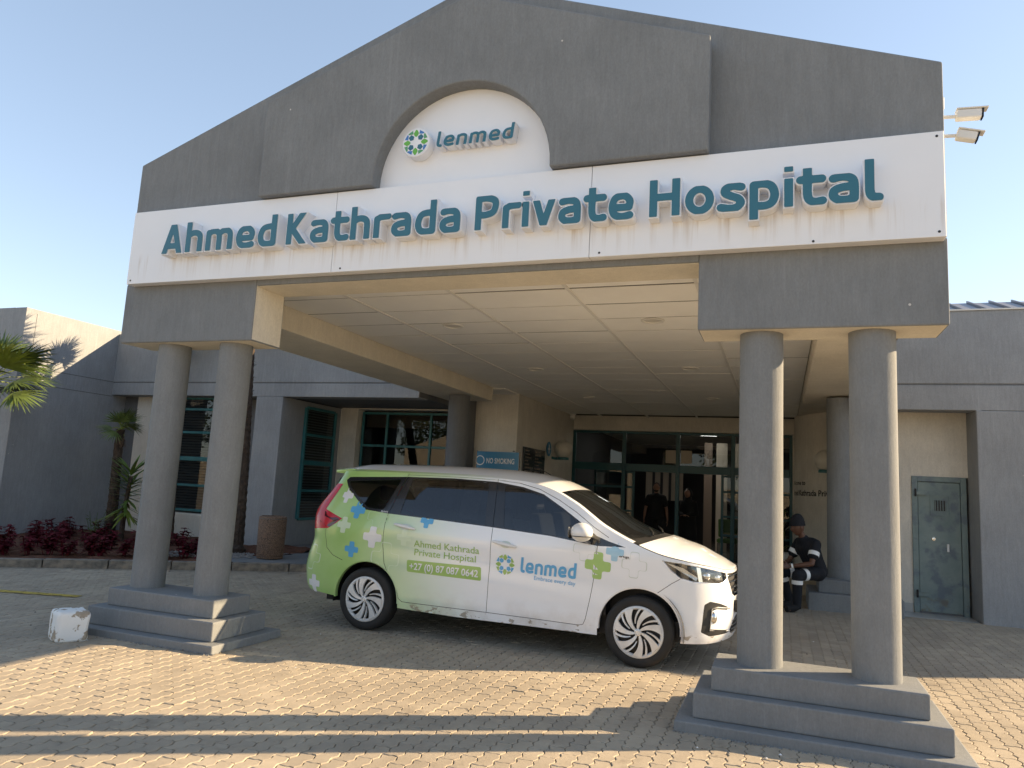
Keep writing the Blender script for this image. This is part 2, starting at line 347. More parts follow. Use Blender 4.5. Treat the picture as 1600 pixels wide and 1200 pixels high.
class MB:
    def __init__(s): s.v = []; s.f = []; s.mi = []; s.mats = []
    def m(s, mt):
        if mt not in s.mats: s.mats.append(mt)
        return s.mats.index(mt)
    def add(s, vs, fs, mt):
        b = len(s.v); k = s.m(mt)
        s.v += [tuple(v) for v in vs]
        for f in fs: s.f.append([i + b for i in f]); s.mi.append(k)
    def box(s, x0, y0, z0, x1, y1, z1, mt):
        s.add([(x0, y0, z0), (x1, y0, z0), (x1, y1, z0), (x0, y1, z0), (x0, y0, z1), (x1, y0, z1), (x1, y1, z1), (x0, y1, z1)],
              [(0, 3, 2, 1), (4, 5, 6, 7), (0, 1, 5, 4), (1, 2, 6, 5), (2, 3, 7, 6), (3, 0, 4, 7)], mt)
    def prism(s, pts, y0, y1, mt):     # polygon in XZ extruded along Y
        n = len(pts)
        vs = [(x, y0, z) for x, z in pts] + [(x, y1, z) for x, z in pts]
        area = sum(pts[i][0] * pts[(i + 1) % n][1] - pts[(i + 1) % n][0] * pts[i][1] for i in range(n))
        fs = [list(range(n)), list(range(2 * n - 1, n - 1, -1))] + [(i + n, (i + 1) % n + n, (i + 1) % n, i) for i in range(n)]
        if area < 0: fs = [f[::-1] for f in fs]
        s.add(vs, fs, mt)
    def tube(s, pts, rad, mt, n=10, cap=True):
        rr = rad if isinstance(rad, (list, tuple)) else [rad] * len(pts)
        P = [Vector(p) for p in pts]; vs = []; fs = []
        prev = None
        for i, p in enumerate(P):
            d = (P[min(i + 1, len(P) - 1)] - P[max(i - 1, 0)]).normalized()
            if prev is None:
                a = d.orthogonal().normalized()
            else:
                a = (prev - d * prev.dot(d))
                a = a.normalized() if a.length > 1e-6 else d.orthogonal().normalized()
            prev = a; b = d.cross(a)
            for k in range(n):
                t = 2 * math.pi * k / n; vs.append(p + (a * math.cos(t) + b * math.sin(t)) * rr[i])
        for i in range(len(P) - 1):
            for k in range(n):
                k2 = (k + 1) % n; fs.append((i * n + k, i * n + k2, (i + 1) * n + k2, (i + 1) * n + k))
        if cap: fs.append(list(range(n))[::-1]); fs.append([(len(P) - 1) * n + k for k in range(n)])
        s.add(vs, fs, mt)
    def lathe(s, prof, c, mt, n=32, axis='Z', sgn=1):   # prof: (r, h)
        vs = []; fs = []
        for r, h in prof:
            for k in range(n):
                t = 2 * math.pi * k / n; a, b = r * math.cos(t), r * math.sin(t)
                vs.append((c[0] + a, c[1] + b, c[2] + h) if axis == 'Z' else (c[0] + a, c[1] + h * sgn, c[2] + b))
        for i in range(len(prof) - 1):
            for k in range(n):
                k2 = (k + 1) % n; q = (i * n + k, i * n + k2, (i + 1) * n + k2, (i + 1) * n + k)
                fs.append(q if (axis == 'Z') else q[::-1])
        s.add(vs, fs, mt)
    def ball(s, c, r, mt, n=16, sc=(1, 1, 1)):
        prof = [(math.sin(math.pi * i / n), -math.cos(math.pi * i / n)) for i in range(n + 1)]
        vs = []; fs = []; k_ = 2 * n
        for a, h in prof:
            for k in range(k_):
                t = 2 * math.pi * k / k_; vs.append((c[0] + r * sc[0] * a * math.cos(t), c[1] + r * sc[1] * a * math.sin(t), c[2] + r * sc[2] * h))
        for i in range(n):
            for k in range(k_):
                k2 = (k + 1) % k_; fs.append((i * k_ + k, i * k_ + k2, (i + 1) * k_ + k2, (i + 1) * k_ + k))
        s.add(vs, fs, mt)
    def mesh(s, name='mesh'):
        me = bpy.data.meshes.new(name); me.from_pydata(s.v, [], s.f)
        for mt in s.mats: me.materials.append(M[mt])
        me.polygons.foreach_set('material_index', s.mi); me.update()
        return me
    def build(s, name, parent=None, bevel=0, seg=2, smooth=False, angle=35):
        me = s.mesh(name)
        if bevel or smooth:
            bm = bmesh.new(); bm.from_mesh(me)
            bmesh.ops.remove_doubles(bm, verts=bm.verts, dist=1e-5)
            if bevel:
                es = [e for e in bm.edges if len(e.link_faces) == 2 and e.calc_face_angle(0) > R(angle)]
                bmesh.ops.bevel(bm, geom=es, offset=bevel, segments=seg, affect='EDGES', profile=.5, clamp_overlap=True)
            if smooth:
                for f in bm.faces: f.smooth = True
                for e in bm.edges:
                    if len(e.link_faces) == 2 and e.calc_face_angle(0) > R(angle): e.smooth = False
            bm.to_mesh(me); bm.free()
        return link(name, me, parent)
def bx(name, x0, y0, z0, x1, y1, z1, mt, parent=None, bevel=0):
    b = MB(); b.box(min(x0, x1), min(y0, y1), min(z0, z1), max(x0, x1), max(y0, y1), max(z0, z1), mt); return b.build(name, parent, bevel)

def text_mesh(txt, size, offset=0.0, extrude=0.0, shear=0.0, res=3, spacing=1.0):
    c = bpy.data.curves.new('t', 'FONT'); c.body = txt; c.size = size; c.offset = offset; c.extrude = extrude; c.shear = shear
    c.resolution_u = res; c.space_character = spacing
    o = bpy.data.objects.new('t', c); col.objects.link(o)
    dg = bpy.context.evaluated_depsgraph_get(); dg.update()
    me = bpy.data.meshes.new_from_object(o.evaluated_get(dg)); bpy.data.objects.remove(o); bpy.data.curves.remove(c)
    return me
def text_data(txt, **kw):
    me = text_mesh(txt, 1.0, **kw)
    V = [tuple(v.co) for v in me.vertices]; F = [tuple(p.vertices) for p in me.polygons]
    bpy.data.meshes.remove(me); return V, F
def bounds(V): return min(v[0] for v in V), max(v[0] for v in V), min(v[1] for v in V), max(v[1] for v in V)
# cap height of the built-in font at size 1
CAP = bounds(text_data('H')[0])[3]

# stroke-built humanist lettering: distance field to centre lines, contoured, so faces and rims are true offsets
import numpy as np
def _sp(P, n=8):
    out = []
    for i in range(len(P) - 1):
        p0 = P[max(i - 1, 0)]; p1 = P[i]; p2 = P[i + 1]; p3 = P[min(i + 2, len(P) - 1)]
        for k in range(n):
            t = k / n; f = lambda a, b, c, d: .5 * (2 * b + (c - a) * t + (2 * a - 5 * b + 4 * c - d) * t * t + (3 * b - a - 3 * c + d) * t ** 3)
            out.append((f(p0[0], p1[0], p2[0], p3[0]), f(p0[1], p1[1], p2[1], p3[1])))
    out.append(P[-1]); return out
def _el(cx, cy, rx, ry): return [(cx + rx * math.cos(2 * math.pi * k / 40), cy + ry * math.sin(2 * math.pi * k / 40)) for k in range(41)]
AR_ = [(.10, .55), (.22, .635), (.36, .63), (.45, .55), (.47, .40)]
GL = {   # centre lines, width, low, high
 'A': ([[(.07, -.1), (.32, .93)], [(.61, -.1), (.36, .93)], [(.17, .27), (.51, .27)]], .68, 0, 1.0),
 'h': ([[(.10, -.2), (.10, 1.2)], _sp(AR_) + [(.47, -.2)]], .57, 0, 1.03),
 'n': ([[(.10, -.2), (.10, .60)], _sp(AR_) + [(.47, -.2)]], .57, 0, .74),
 'm': ([[(.10, -.2), (.10, .60)], _sp([(.10, .55), (.21, .635), (.33, .63), (.41, .55), (.43, .40)]) + [(.43, -.2)], _sp([(.43, .55), (.54, .635), (.66, .63), (.74, .55), (.76, .40)]) + [(.76, -.2)]], .86, 0, .74),
 'e': ([[(.13, .34), (.47, .34)], _sp([(.47, .34), (.485, .50), (.40, .62), (.29, .64), (.16, .58), (.10, .37), (.15, .17), (.30, .10), (.49, .13)])], .58, -.005, .745),
 'd': ([_sp([(.47, .62), (.33, .64), (.17, .58), (.10, .36), (.15, .16), (.29, .10), (.47, .12)]), [(.47, 1.2), (.47, .14)]], .57, -.005, 1.03),
 'K': ([[(.10, -.2), (.10, 1.2)], [(.17, .48), (.56, 1.12)], [(.17, .52), (.60, -.10)]], .64, 0, 1.0),
 'a': ([_sp([(.10, .615), (.25, .645), (.40, .60), (.45, .46), (.45, .12)]), _sp([(.45, .40), (.26, .395), (.12, .33), (.10, .20), (.18, .11), (.32, .095), (.45, .12)])], .55, -.005, .745),
 't': ([_sp([(.17, .90), (.17, .60), (.17, .30), (.21, .15), (.31, .10), (.43, .12)]), [(.17, .90), (.17, 1.1)], [(.05, .645), (.42, .645)]], .46, -.005, .95),
 'r': ([[(.10, -.2), (.10, .58)], _sp([(.10, .56), (.20, .63), (.40, .64)])], .42, 0, .745),
 'P': ([[(.10, -.2), (.10, .90)], _sp([(.10, .90), (.32, .90), (.50, .82), (.52, .66), (.46, .50), (.30, .44), (.10, .44)])], .62, 0, 1.0),
 'i': ([[(.10, -.2), (.10, .74)]], .20, 0, .74),
 'v': ([[(.05, .84), (.27, .03)], [(.49, .84), (.27, .03)]], .54, 0, .74),
 'H': ([[(.10, -.2), (.10, 1.2)], [(.55, -.2), (.55, 1.2)], [(.10, .52), (.55, .52)]], .65, 0, 1.0),
 'o': ([_el(.30, .37, .20, .27)], .60, -.01, .75),
 's': ([_sp([(.43, .61), (.28, .645), (.14, .59), (.13, .48), (.24, .40), (.37, .33), (.42, .22), (.34, .11), (.20, .095), (.05, .13)])], .50, -.005, .745),
 'p': ([[(.10, -.5), (.10, .60)], _sp([(.10, .62), (.27, .64), (.42, .57), (.48, .37), (.43, .17), (.29, .10), (.10, .12)])], .57, -.25, .745),
 'l': ([[(.10, 1.2), (.10, .30)], _sp([(.10, .30), (.115, .18), (.16, .115), (.25, .10)])], .28, -.005, 1.03),
}
_gc = {}
def glyph(ch, level, hw=.105, xs=1.22, shear=0.0):
    """closed outlines of the glyph at offset level, y up, cap height 1"""
    key = (ch, round(level, 4), hw, xs, shear)
    if key in _gc: return _gc[key]
    lines, wd, lo, hi = GL[ch]; st = .02; m_ = .08
    X = np.arange(-.10, wd * xs + .30, st); Y = np.arange(lo - .16, (1.30 if ch == 'i' else hi + .16), st); gx, gy = np.meshgrid(X, Y)
    D = np.full(gx.shape, 9.0)
    for L in lines:
        for (x0, y0), (x1, y1) in zip(L, L[1:]):
            x0, x1 = x0 * xs, x1 * xs; dx, dy = x1 - x0, y1 - y0; q = dx * dx + dy * dy + 1e-12
            t = np.clip(((gx - x0) * dx + (gy - y0) * dy) / q, 0, 1); D = np.minimum(D, np.hypot(gx - x0 - t * dx, gy - y0 - t * dy))
    D = np.maximum(np.maximum(D - hw, lo - gy), gy - hi)
    if ch == 'i':
        bxd = np.maximum(np.abs(gx - .10 * xs) - hw, np.abs(gy - .94) - .09); D = np.minimum(D, bxd)
    D = D - level; ny_, nx_ = D.shape; seg = {}
    def lerp(i0, j0, i1, j1):
        a, b_ = D[j0, i0], D[j1, i1]; t = a / (a - b_); return (X[i0] + (X[i1] - X[i0]) * t, Y[j0] + (Y[j1] - Y[j0]) * t)
    S = D < 0; nxt = {}
    for j in range(ny_ - 1):
        for i in range(nx_ - 1):
            c = (S[j, i], S[j, i + 1], S[j + 1, i + 1], S[j + 1, i])
            if all(c) or not any(c): continue
            E4 = [('h', i, j), ('v', i + 1, j), ('h', i, j + 1), ('v', i, j)]
            cr = [k for k in range(4) if c[k] != c[(k + 1) % 4]]
            prs = []
            # walk with the inside on the left
            if len(cr) == 2:
                k0 = [k for k in cr if c[k] and not c[(k + 1) % 4]][0]; k1 = [k for k in cr if not c[k] and c[(k + 1) % 4]][0]; prs = [(k0, k1)]
            else:
                k0s = [k for k in cr if c[k]]; prs = [(k, (k - 1) % 4) for k in k0s]
            for a, b_ in prs: nxt.setdefault(E4[a], E4[b_])
    def pt(e):
        k, i, j = e; return lerp(i, j, i + 1, j) if k == 'h' else lerp(i, j, i, j + 1)
    loops = []; left = dict(nxt)
    while left:
        s0 = next(iter(left)); cur = s0; lp = []
        while cur in left:
            lp.append(pt(cur)); cur = left.pop(cur)
        out = []
        for q in lp:
            if not out or math.hypot(q[0] - out[-1][0], q[1] - out[-1][1]) > .006: out.append(q)
        if len(out) > 6:
            # drop nearly collinear points
            for _ in range(2):
                n = len(out); keep = []
                for k in range(n):
                    a, b_, c_ = out[k - 1], out[k], out[(k + 1) % n]
                    ar = abs((b_[0] - a[0]) * (c_[1] - a[1]) - (c_[0] - a[0]) * (b_[1] - a[1]))
                    if ar > 1.2e-5 or k % 5 == 0: keep.append(b_)
                out = keep
            loops.append([(x + y * shear, y) for x, y in out])
    _gc[key] = loops; return loops
def _inp(pt, poly):
    x, y = pt; c = False; j = len(poly) - 1
    for i in range(len(poly)):
        xi, yi = poly[i]; xj, yj = poly[j]
        if (yi > y) != (yj > y) and x < (xj - xi) * (y - yi) / (yj - yi) + xi: c = not c
        j = i
    return c
def fill(loops):
    vs = []; es = []
    for p in loops:
        b0 = len(vs); vs += [Vector(q) for q in p]; es += [(b0 + i, b0 + (i + 1) % len(p)) for i in range(len(p))]
    V, E_, F_, *_r = delaunay_2d_cdt(vs, es, [], 0, 1e-7); V = [tuple(v) for v in V]
    out = [f for f in F_ if sum(_inp((sum(V[i][0] for i in f) / 3, sum(V[i][1] for i in f) / 3), p) for p in loops) % 2]
    return V, out
def word_layout(word, x0, x1, h, xs, gap, hw):
    """left edge of every glyph so that the word spans x0..x1; returns positions and x scale"""
    pos = []; x = 0.0
    for ch in word: pos.append(x); x += GL[ch][1] * xs + gap
    fx = (x1 - x0) / ((x - gap) * h); return [x0 + p * h * fx for p in pos], fx

# ------------------------------------------------------------------ ground and paving
g = MB(); g.box(-160, -160, -.4, 160, 160, -.022, 'court'); tag(g.build('ground'), kind='structure')
paving = MB(); paving.box(-13.4, 1.15, -.30, 9.2, 13.2, -.012, 'joint')
paving = tag(paving.build('pavement'), kind='structure')

PL, PW = .195, .0975          # zig-zag paver, long side along Y
def zig(t):                   # side outline, period PW
    t = (t / PW) % 1.0
    a = .0072
    for (p, q), (r_, s_) in zip([(0, -a), (.10, -a), (.42, a), (.55, a), (.90, -a)], [(.10, -a), (.42, a), (.55, a), (.90, -a), (1.0, -a)]):
        if p <= t <= r_: return q + (s_ - q) * (t - p) / (r_ - p + 1e-9)
    return -a
BR = [0, .10, .42, .55, .90]
def paver_outline():
    G = .0025
    ys = sorted(set([round(PW * (k + b), 5) for k in range(2) for b in BR] + [PL]))
    ys = [min(max(y, G), PL - G) for y in ys]
    rt = [(PW + zig(y) - G, y) for y in ys]; lf = [(zig(y) + G, y) for y in ys]
    mid_b = [(PW * .5, .006)]; mid_t = [(PW * .5, PL + .006 - 2 * G)]
    pts = lf[:1] + [(PW * .38 , G - .006), (PW * .62, G + .006)] + rt + [(PW * .62, PL + .006 - G), (PW * .38, PL - .006 - G)] + lf[::-1][:-1]
    return pts
PO = paver_outline()
cxp = sum(p[0] for p in PO) / len(PO); cyp = PL / 2
def paver_mesh_data():
    n = len(PO); c = .0035
    top = []
    for x, y in PO:
        dx = x - cxp; dy = y - cyp
        top.append((x - c * (1 if dx > 0 else -1) * min(1, abs(dx) / .03), y - c * (1 if dy > 0 else -1) * (1 if abs(dy) > .09 else 0), 0.0))
    side = [(x, y, -.0038) for x, y in PO]; bot = [(x, y, -.03) for x, y in PO]
    return top, side, bot
PT, PSd, PBt = paver_mesh_data()
nP = len(PO)
PF = [list(range(nP))] + [(nP + i, nP + (i + 1) % nP, (i + 1) % nP, i) for i in range(nP)] + [(2 * nP + i, 2 * nP + (i + 1) % nP, nP + (i + 1) % nP, nP + i) for i in range(nP)]
PV = PT + PSd + PBt
def cam_uv(p):
    d = Vector(p) - Vector((0, 0, CH))
    c = [sum(RM[i][k] * d[k] for k in range(3)) for i in range(3)]
    if c[2] < .2: return None
    return 800 + 1146.92 * c[0] / c[2], 600 + 1146.92 * c[1] / c[2], c[2]
cells = []
for i in range(int(-13 / PW), int(9 / PW)):
    off = (i % 2) * PL * .5
    for j in range(int(1.0 / PL), int(12.6 / PL)):
        x = i * PW; y = j * PL + off
        if y > 12.2 or y + PL < 1.2: continue
        # keep inside the paved court: left edge is the diagonal kerb
        if (y - 7.35) > (x + 10.15) * .806 - .2 and x < -6.95: continue
        if y > 9.55 and x < -6.95: continue
        if x > 1.5 and y > 11.75: continue
        uv = cam_uv((x, y + .1, 0))
        if uv is None or not (-380 < uv[0] < 1980 and 600 < uv[1] < 1500): continue
        cells.append((uv[2], x, y, -300 < uv[0] < 1700 and uv[1] < 1230))
cells.sort()
near = [c for c in cells if cam_uv((c[1], c[2] + .1, 0))[1] < 1215 and 0 < cam_uv((c[1], c[2] + .1, 0))[0] < 1600][:300]
nearset = set((c[1], c[2]) for c in near)
pm = bpy.data.meshes.new('paver'); pm.from_pydata(PV, [], PF); pm.materials.append(M['paver']); pm.update()
for _, x, y, _v in near:
    o = link('paver', pm, paving); o.location = (x, y, rnd.uniform(-.0018, .0018)); o.rotation_euler = (rnd.uniform(-.012, .012), rnd.uniform(-.018, .018), rnd.uniform(-.008, .008))
vv, ff, tone = [], [], []
for _, x, y, _v in cells:
    if (x, y) in nearset: continue
    b = len(vv); dz = rnd.uniform(-.0018, .0018); ax = rnd.uniform(-.012, .012); ay = rnd.uniform(-.018, .018); rz = rnd.uniform(-.008, .008); tn = rnd.random()
    # slow dips and swells of a worn court
    dz += .006 * math.sin(x * 1.3 + y * .7) * math.sin(y * 1.1 - x * .4)
    for (a, c, z) in PV:
        vv.append((x + a - rz * c, y + c + rz * a, z + dz + ax * (c - cyp) - ay * (a - cxp)))
    tone += [tn] * len(PV)
    ff += [[q + b for q in f] for f in PF]
me = bpy.data.meshes.new('pavers'); me.from_pydata(vv, [], ff); me.materials.append(M['paver']); me.update()
at = me.attributes.new('tone', 'FLOAT', 'POINT'); at.data.foreach_set('value', tone)
tag(link('paver_field', me, paving), kind='stuff')

# worn yellow line
yl = MB(); yl.add([(-10.4, 5.62, .0065), (-7.42, 6.42, .0065), (-7.39, 6.30, .0065), (-10.35, 5.46, .0065)], [(0, 3, 2, 1)], 'yellow')
tag(yl.build('painted_line'), kind='structure')

# ------------------------------------------------------------------ porte-cochere
CX0, CX1, FY = -6.08, 1.02, 5.30
ZB, ZL, ZC = 2.67, 3.18, 3.33      # box soffit, lintel soffit, ceiling
canopy = thing('entrance_canopy', 'grey plastered gabled entrance canopy on paired round columns in front of the hospital', 'canopy', loc=(-2.53, 5.3, 0))
canopy.location = (0, 0, 0)
APX, APZ, EZ = -2.53, 5.79, 4.50
b = MB(); b.prism([(CX0, ZL + .08), (CX1, ZL + .08), (CX1, EZ), (APX, APZ), (CX0, EZ)], FY, FY + .35, 'plaster')
b.build('gable_wall', canopy, .012)
b = MB(); b.box(CX0 + 1.5725, FY + .0, ZL, CX1 - 1.5875, FY + .41, ZL + .078, 'plaster'); b.build('lintel', canopy, .008)
# grey faces at the front, cream undersides inside
def box_with_soffit(name, x0, x1, inner):
    b = MB(); z1 = ZL + .078
    vs = [(x0, FY, ZB), (x1, FY, ZB), (x1, FY + .42, ZB), (x0, FY + .42, ZB), (x0, FY, z1), (x1, FY, z1), (x1, FY + .42, z1), (x0, FY + .42, z1)]
    b.add(vs, [(4, 5, 6, 7), (0, 1, 5, 4), (2, 3, 7, 6)], 'plaster')
    b.add(vs, [(0, 3, 2, 1)], 'soffit')
    b.add(vs, [(1, 2, 6, 5)], 'soffit' if inner == 'R' else 'plaster'); b.add(vs, [(3, 0, 4, 7)], 'soffit' if inner == 'L' else 'plaster')
    return b.build(name, canopy, .012)
box_with_soffit('column_head', CX0, -4.508, 'R'); box_with_soffit('column_head', -.569, CX1, 'L')
b = MB(); b.box(-4.505, FY + .02, ZL - .004, -.572, FY + .405, ZL - .0005, 'soffit'); b.build('lintel_soffit', canopy)
# side beams running back, cream inside and below
b = MB(); b.box(CX0, FY + .42, 3.07, -5.17, 12.90, ZC + .3, 'soffit'); b.build('side_beam', canopy, .01)
b = MB(); b.box(.33, FY + .42, 3.09, CX1, 12.90, ZC + .3, 'soffit'); b.build('side_beam', canopy, .01)
b = MB(); b.box(CX0 - .02, FY + .43, 3.12, CX0 - .003, 11.6, EZ, 'plaster'); b.build('side_wall', canopy)
b = MB(); b.box(CX1 + .003, FY + .36, 3.12, CX1 + .05, 11.6, EZ, 'plaster'); b.build('side_wall', canopy)
# roof slabs behind the gable
for sx in (-1, 1):
    ex = CX0 if sx < 0 else CX1
    b = MB(); b.prism([(ex, EZ - .12), (APX, APZ - .12), (APX, APZ - .04), (ex, EZ - .04)], FY + .36, 17.8, 'roof_sheet'); b.build('roof', canopy)
# stepped-forward gable panel with the round arch cut from its lower edge
ax, ar, az = -2.49, .79, 3.985
pts = [(-4.465, 3.963), (-3.280, 3.963)]
for i in range(0, 33):
    t = math.pi * (1 - i / 32); pts.append((ax + ar * math.cos(t), az + .01 + ar * math.sin(t)))
pts += [(-1.700, 3.963), (-.499, 3.963), (-.499, 4.862), (-2.49, 5.58), (-4.465, 4.873)]
b = MB(); b.prism(pts, FY - .16, FY - .003, 'plaster'); b.build('gable_panel', canopy, .012)
# ceiling
b = MB(); b.box(-5.165, FY + .42, ZC + .02, .325, 17.9, ZC + .05, 'dark_gap'); b.build('ceiling_backing', canopy)
XL = [-5.165, -4.19, -3.03, -1.865, -.70, .325]; YL = [5.76 + .612 * i for i in range(21)]; YL[-1] = 17.9
tm = {}
for i in range(5):
    w = XL[i + 1] - XL[i]
    t = MB(); t.box(.006, .013, 0, w - .006, .612 - .013, .012, 'ceiling'); tm[i] = t.mesh('ceiling_tile')
for j in range(20):
    for i in range(5):
        if YL[j] > 17.2: continue
        o = link('ceiling_tile', tm[i], canopy); o.location = (XL[i], YL[j], ZC + rnd.uniform(-.002, .002)); o.rotation_euler = (rnd.uniform(-.004, .004), rnd.uniform(-.002, .002), 0)
for i in range(1, 5):
    bx('ceiling_bar', XL[i] - .016, FY + .42, ZC - .010, XL[i] + .016, 17.88, ZC + .012, 'white_trim', canopy)
for j in range(1, 20):
    bx('ceiling_cross_bar', -5.16, YL[j] - .014, ZC + .005, .32, YL[j] + .014, ZC + .013, 'dark_gap', canopy)
# downlights, things hanging in the ceiling
names = ['front left', 'front right', 'middle left', 'middle right', 'rear left', 'rear right']
for k, (x, y) in enumerate([(-3.65, 7.72), (-1.30, 7.72), (-3.63, 10.8), (-1.25, 10.8), (-3.6, 14.1), (-1.22, 14.2)]):
    t = thing('recessed_downlight', 'round unlit recessed downlight in the canopy ceiling, %s one of the six' % names[k], 'ceiling light', 'recessed downlights in the canopy ceiling', (x, y, ZC))
    d = MB(); d.lathe([(.125, 0), (.125, -.012), (.102, -.014), (.098, -.002)], (0, 0, 0), 'white_trim', 28); d.build('trim_ring', t, smooth=True)
    d = MB(); d.lathe([(0, -.004), (.098, -.004)], (0, 0, 0), 'lamp_face', 28) if False else d.lathe([(.0001, -.003), (.098, -.003)], (0, 0, 0), 'glass_lamp', 28); d.build('lens', t)
# columns
for x in (-5.58, -4.84, -.137, .585):
    z0 = .38
    c = MB(); rr = .149
    c.lathe([(rr, 0), (rr * 1.004, .8), (rr * .995, 1.6), (rr, ZB - z0 + .01)], (x, 5.51, z0 - .005), 'concrete', 48); c.build('column', canopy, smooth=True)
for x0, x1 in ((-5.765, -4.56), (-.433, .849)):
    for k, (d, za, zb) in enumerate(((.21, -.05, .066), (.105, .066, .227), (0, .227, .381))):
        p = MB(); p.box(x0 - d, 5.245 - d, za, x1 + d, 5.72 + d * 1.0, zb, 'concrete'); p.build('pedestal_step', canopy, .012, 3)
# rear columns and pedestals
for x in (-5.47, .83):
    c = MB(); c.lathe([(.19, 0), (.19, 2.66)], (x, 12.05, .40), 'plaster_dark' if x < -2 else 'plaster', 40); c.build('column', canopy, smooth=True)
    for d, za, zb in ((.14, -.05, .235), (0, .235, .415)):
        p = MB(); p.box(x - .33 - d, 11.6 - d, za, x + .6 + d, 12.4 + d, zb, 'concrete'); p.build('pedestal_step', canopy, .012, 2)

# ------------------------------------------------------------------ hospital building
hosp = thing('hospital_building', 'low grey and cream plastered hospital building with teal window frames behind the canopy', 'building')
RY, RZ = 11.685, 4.29
def wallbox(name, x0, y0, z0, x1, y1, z1, mt='plaster_blue', bev=.01): return bx(name, x0, y0, z0, x1, y1, z1, mt, hosp, bev)
# high fascia band, with a scored groove line
for x0, x1 in ((-13.44, CX0 - .022), (CX1 + .052, 8.15)):
    wallbox('parapet_wall', x0, RY, 3.245, x1, RY + .35, RZ)
    wallbox('fascia_band', x0, RY - .001 + .012, 3.222, x1, RY + .34, 3.245, 'plaster_dark', 0)
    wallbox('fascia_band', x0, RY, 2.965 if x0 < 0 else 2.87, x1, RY + .35, 3.222)
wallbox('fascia_band', CX0 - .02, RY + .75, 3.42, CX1 + .05, RY + .9, 4.2)
# pillar between the recesses (left), wall right of the steel door
wallbox('pillar', -9.64, RY - .012, -.1, -9.02, 13.7, 2.962)
wallbox('wall', 2.53, RY - .012, -.1, 8.15, RY + .6, 2.866)
wallbox('wall', 8.0, RY + .36, -.1, 8.15, 16, RZ)
# wing on the left
wallbox('wing_wall', -20, 9.583, -.1, -13.741, 9.9, 4.362, 'plaster_blue', 0)
wallbox('wing_wall', -13.74, 9.58, -.1, -13.44, 13.2, 4.362)
for zz in (2.93, 3.235):
    b = MB(); b.box(-13.442, 10.0, zz, -13.436, RY, zz + .014, 'plaster_dark'); b.build('groove', hosp)
b = MB(); b.box(-13.4385, 9.80, 3.24, -13.4365, 9.808, 4.28, 'plaster_dark'); b.build('groove', hosp)
# soffits of the recesses
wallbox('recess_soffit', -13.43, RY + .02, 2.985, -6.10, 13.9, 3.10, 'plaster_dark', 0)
bx('soffit', -6.095, 12.91, 3.31, -4.94, 14.1, 3.36, 'ceiling', hosp)
bx('soffit', -6.3, 11.7, 3.64, 1.3, 18.1, 3.70, 'dark_gap', hosp)  # unseen dark sheet added above the beams to shut out the sky
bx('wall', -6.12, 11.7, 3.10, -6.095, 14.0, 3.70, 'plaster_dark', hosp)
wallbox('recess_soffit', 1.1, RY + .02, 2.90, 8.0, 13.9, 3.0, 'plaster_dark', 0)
# left recess: dark return, cream pier, tall window with blinds and rounded cream apron
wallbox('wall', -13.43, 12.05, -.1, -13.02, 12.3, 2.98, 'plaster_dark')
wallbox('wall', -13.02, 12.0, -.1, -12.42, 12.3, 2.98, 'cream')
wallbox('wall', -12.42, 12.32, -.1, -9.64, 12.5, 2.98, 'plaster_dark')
wallbox('apron_wall', -12.3, 11.95, -.1, -10.62, 12.3, .60, 'cream', .03)
wallbox('wall', -10.62, 12.0, -.1, -10.50, 12.3, 1.75, 'cream', .03)
def blinds(win, x0, x1, z0, z1, y, axis='X', n=None):
    n = n or max(4, int((z1 - z0) / .055)); b = MB()
    for k in range(n):
        z = z0 + (k + .5) * (z1 - z0) / n
        if axis == 'X': b.add([(x0, y, z - .018), (x1, y, z - .018), (x1, y + .03, z + .02), (x0, y + .03, z + .02)], [(0, 1, 2, 3)], 'blind')
        else: b.add([(y, x0, z - .018), (y, x1, z - .018), (y - .03, x1, z + .02), (y - .03, x0, z + .02)], [(0, 1, 2, 3)], 'blind')
    b.build('blind', win)
def window(xs, zs, y, depth=.06, fw=.05, blind=True, room=True, heavy=None, tealm='teal'):
    """framed window in a wall that faces -Y; each pane its own sub-part"""
    f = MB(); x0, x1, z0, z1 = xs[0], xs[-1], zs[0], zs[-1]
    for x in xs: f.box(x - fw / 2, y, z0 - fw / 2, x + fw / 2, y + depth, z1 + fw / 2, tealm)
    for i in range(len(xs) - 1):
        for z in zs:
            h = fw * (1.7 if heavy and z in heavy else 1)
            f.box(xs[i] + fw / 2 + .0005, y + .004, z - h / 2, xs[i + 1] - fw / 2 - .0005, y + depth - .004, z + h / 2, tealm)
    w = f.build('window', hosp, .006, 1)
    for i in range(len(xs) - 1):
        for k in range(len(zs) - 1):
            p = MB(); yy = y + depth * .5; ti = rnd.uniform(-.003, .003)
            p.add([(xs[i] + fw / 2, yy - ti, zs[k] + fw / 2), (xs[i + 1] - fw / 2, yy + ti, zs[k] + fw / 2), (xs[i + 1] - fw / 2, yy + ti, zs[k + 1] - fw / 2), (xs[i] + fw / 2, yy - ti, zs[k + 1] - fw / 2)], [(0, 1, 2, 3)], 'glass')
            p.build('pane', w)
    if blind: blinds(w, x0, x1, z0, z1, y + .13)
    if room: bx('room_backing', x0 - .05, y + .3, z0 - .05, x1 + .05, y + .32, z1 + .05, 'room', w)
    return w
window([-12.30, -10.72], [.66, 1.16, 1.70, 2.24, 2.72, 2.95], 12.0, heavy=[1.70])
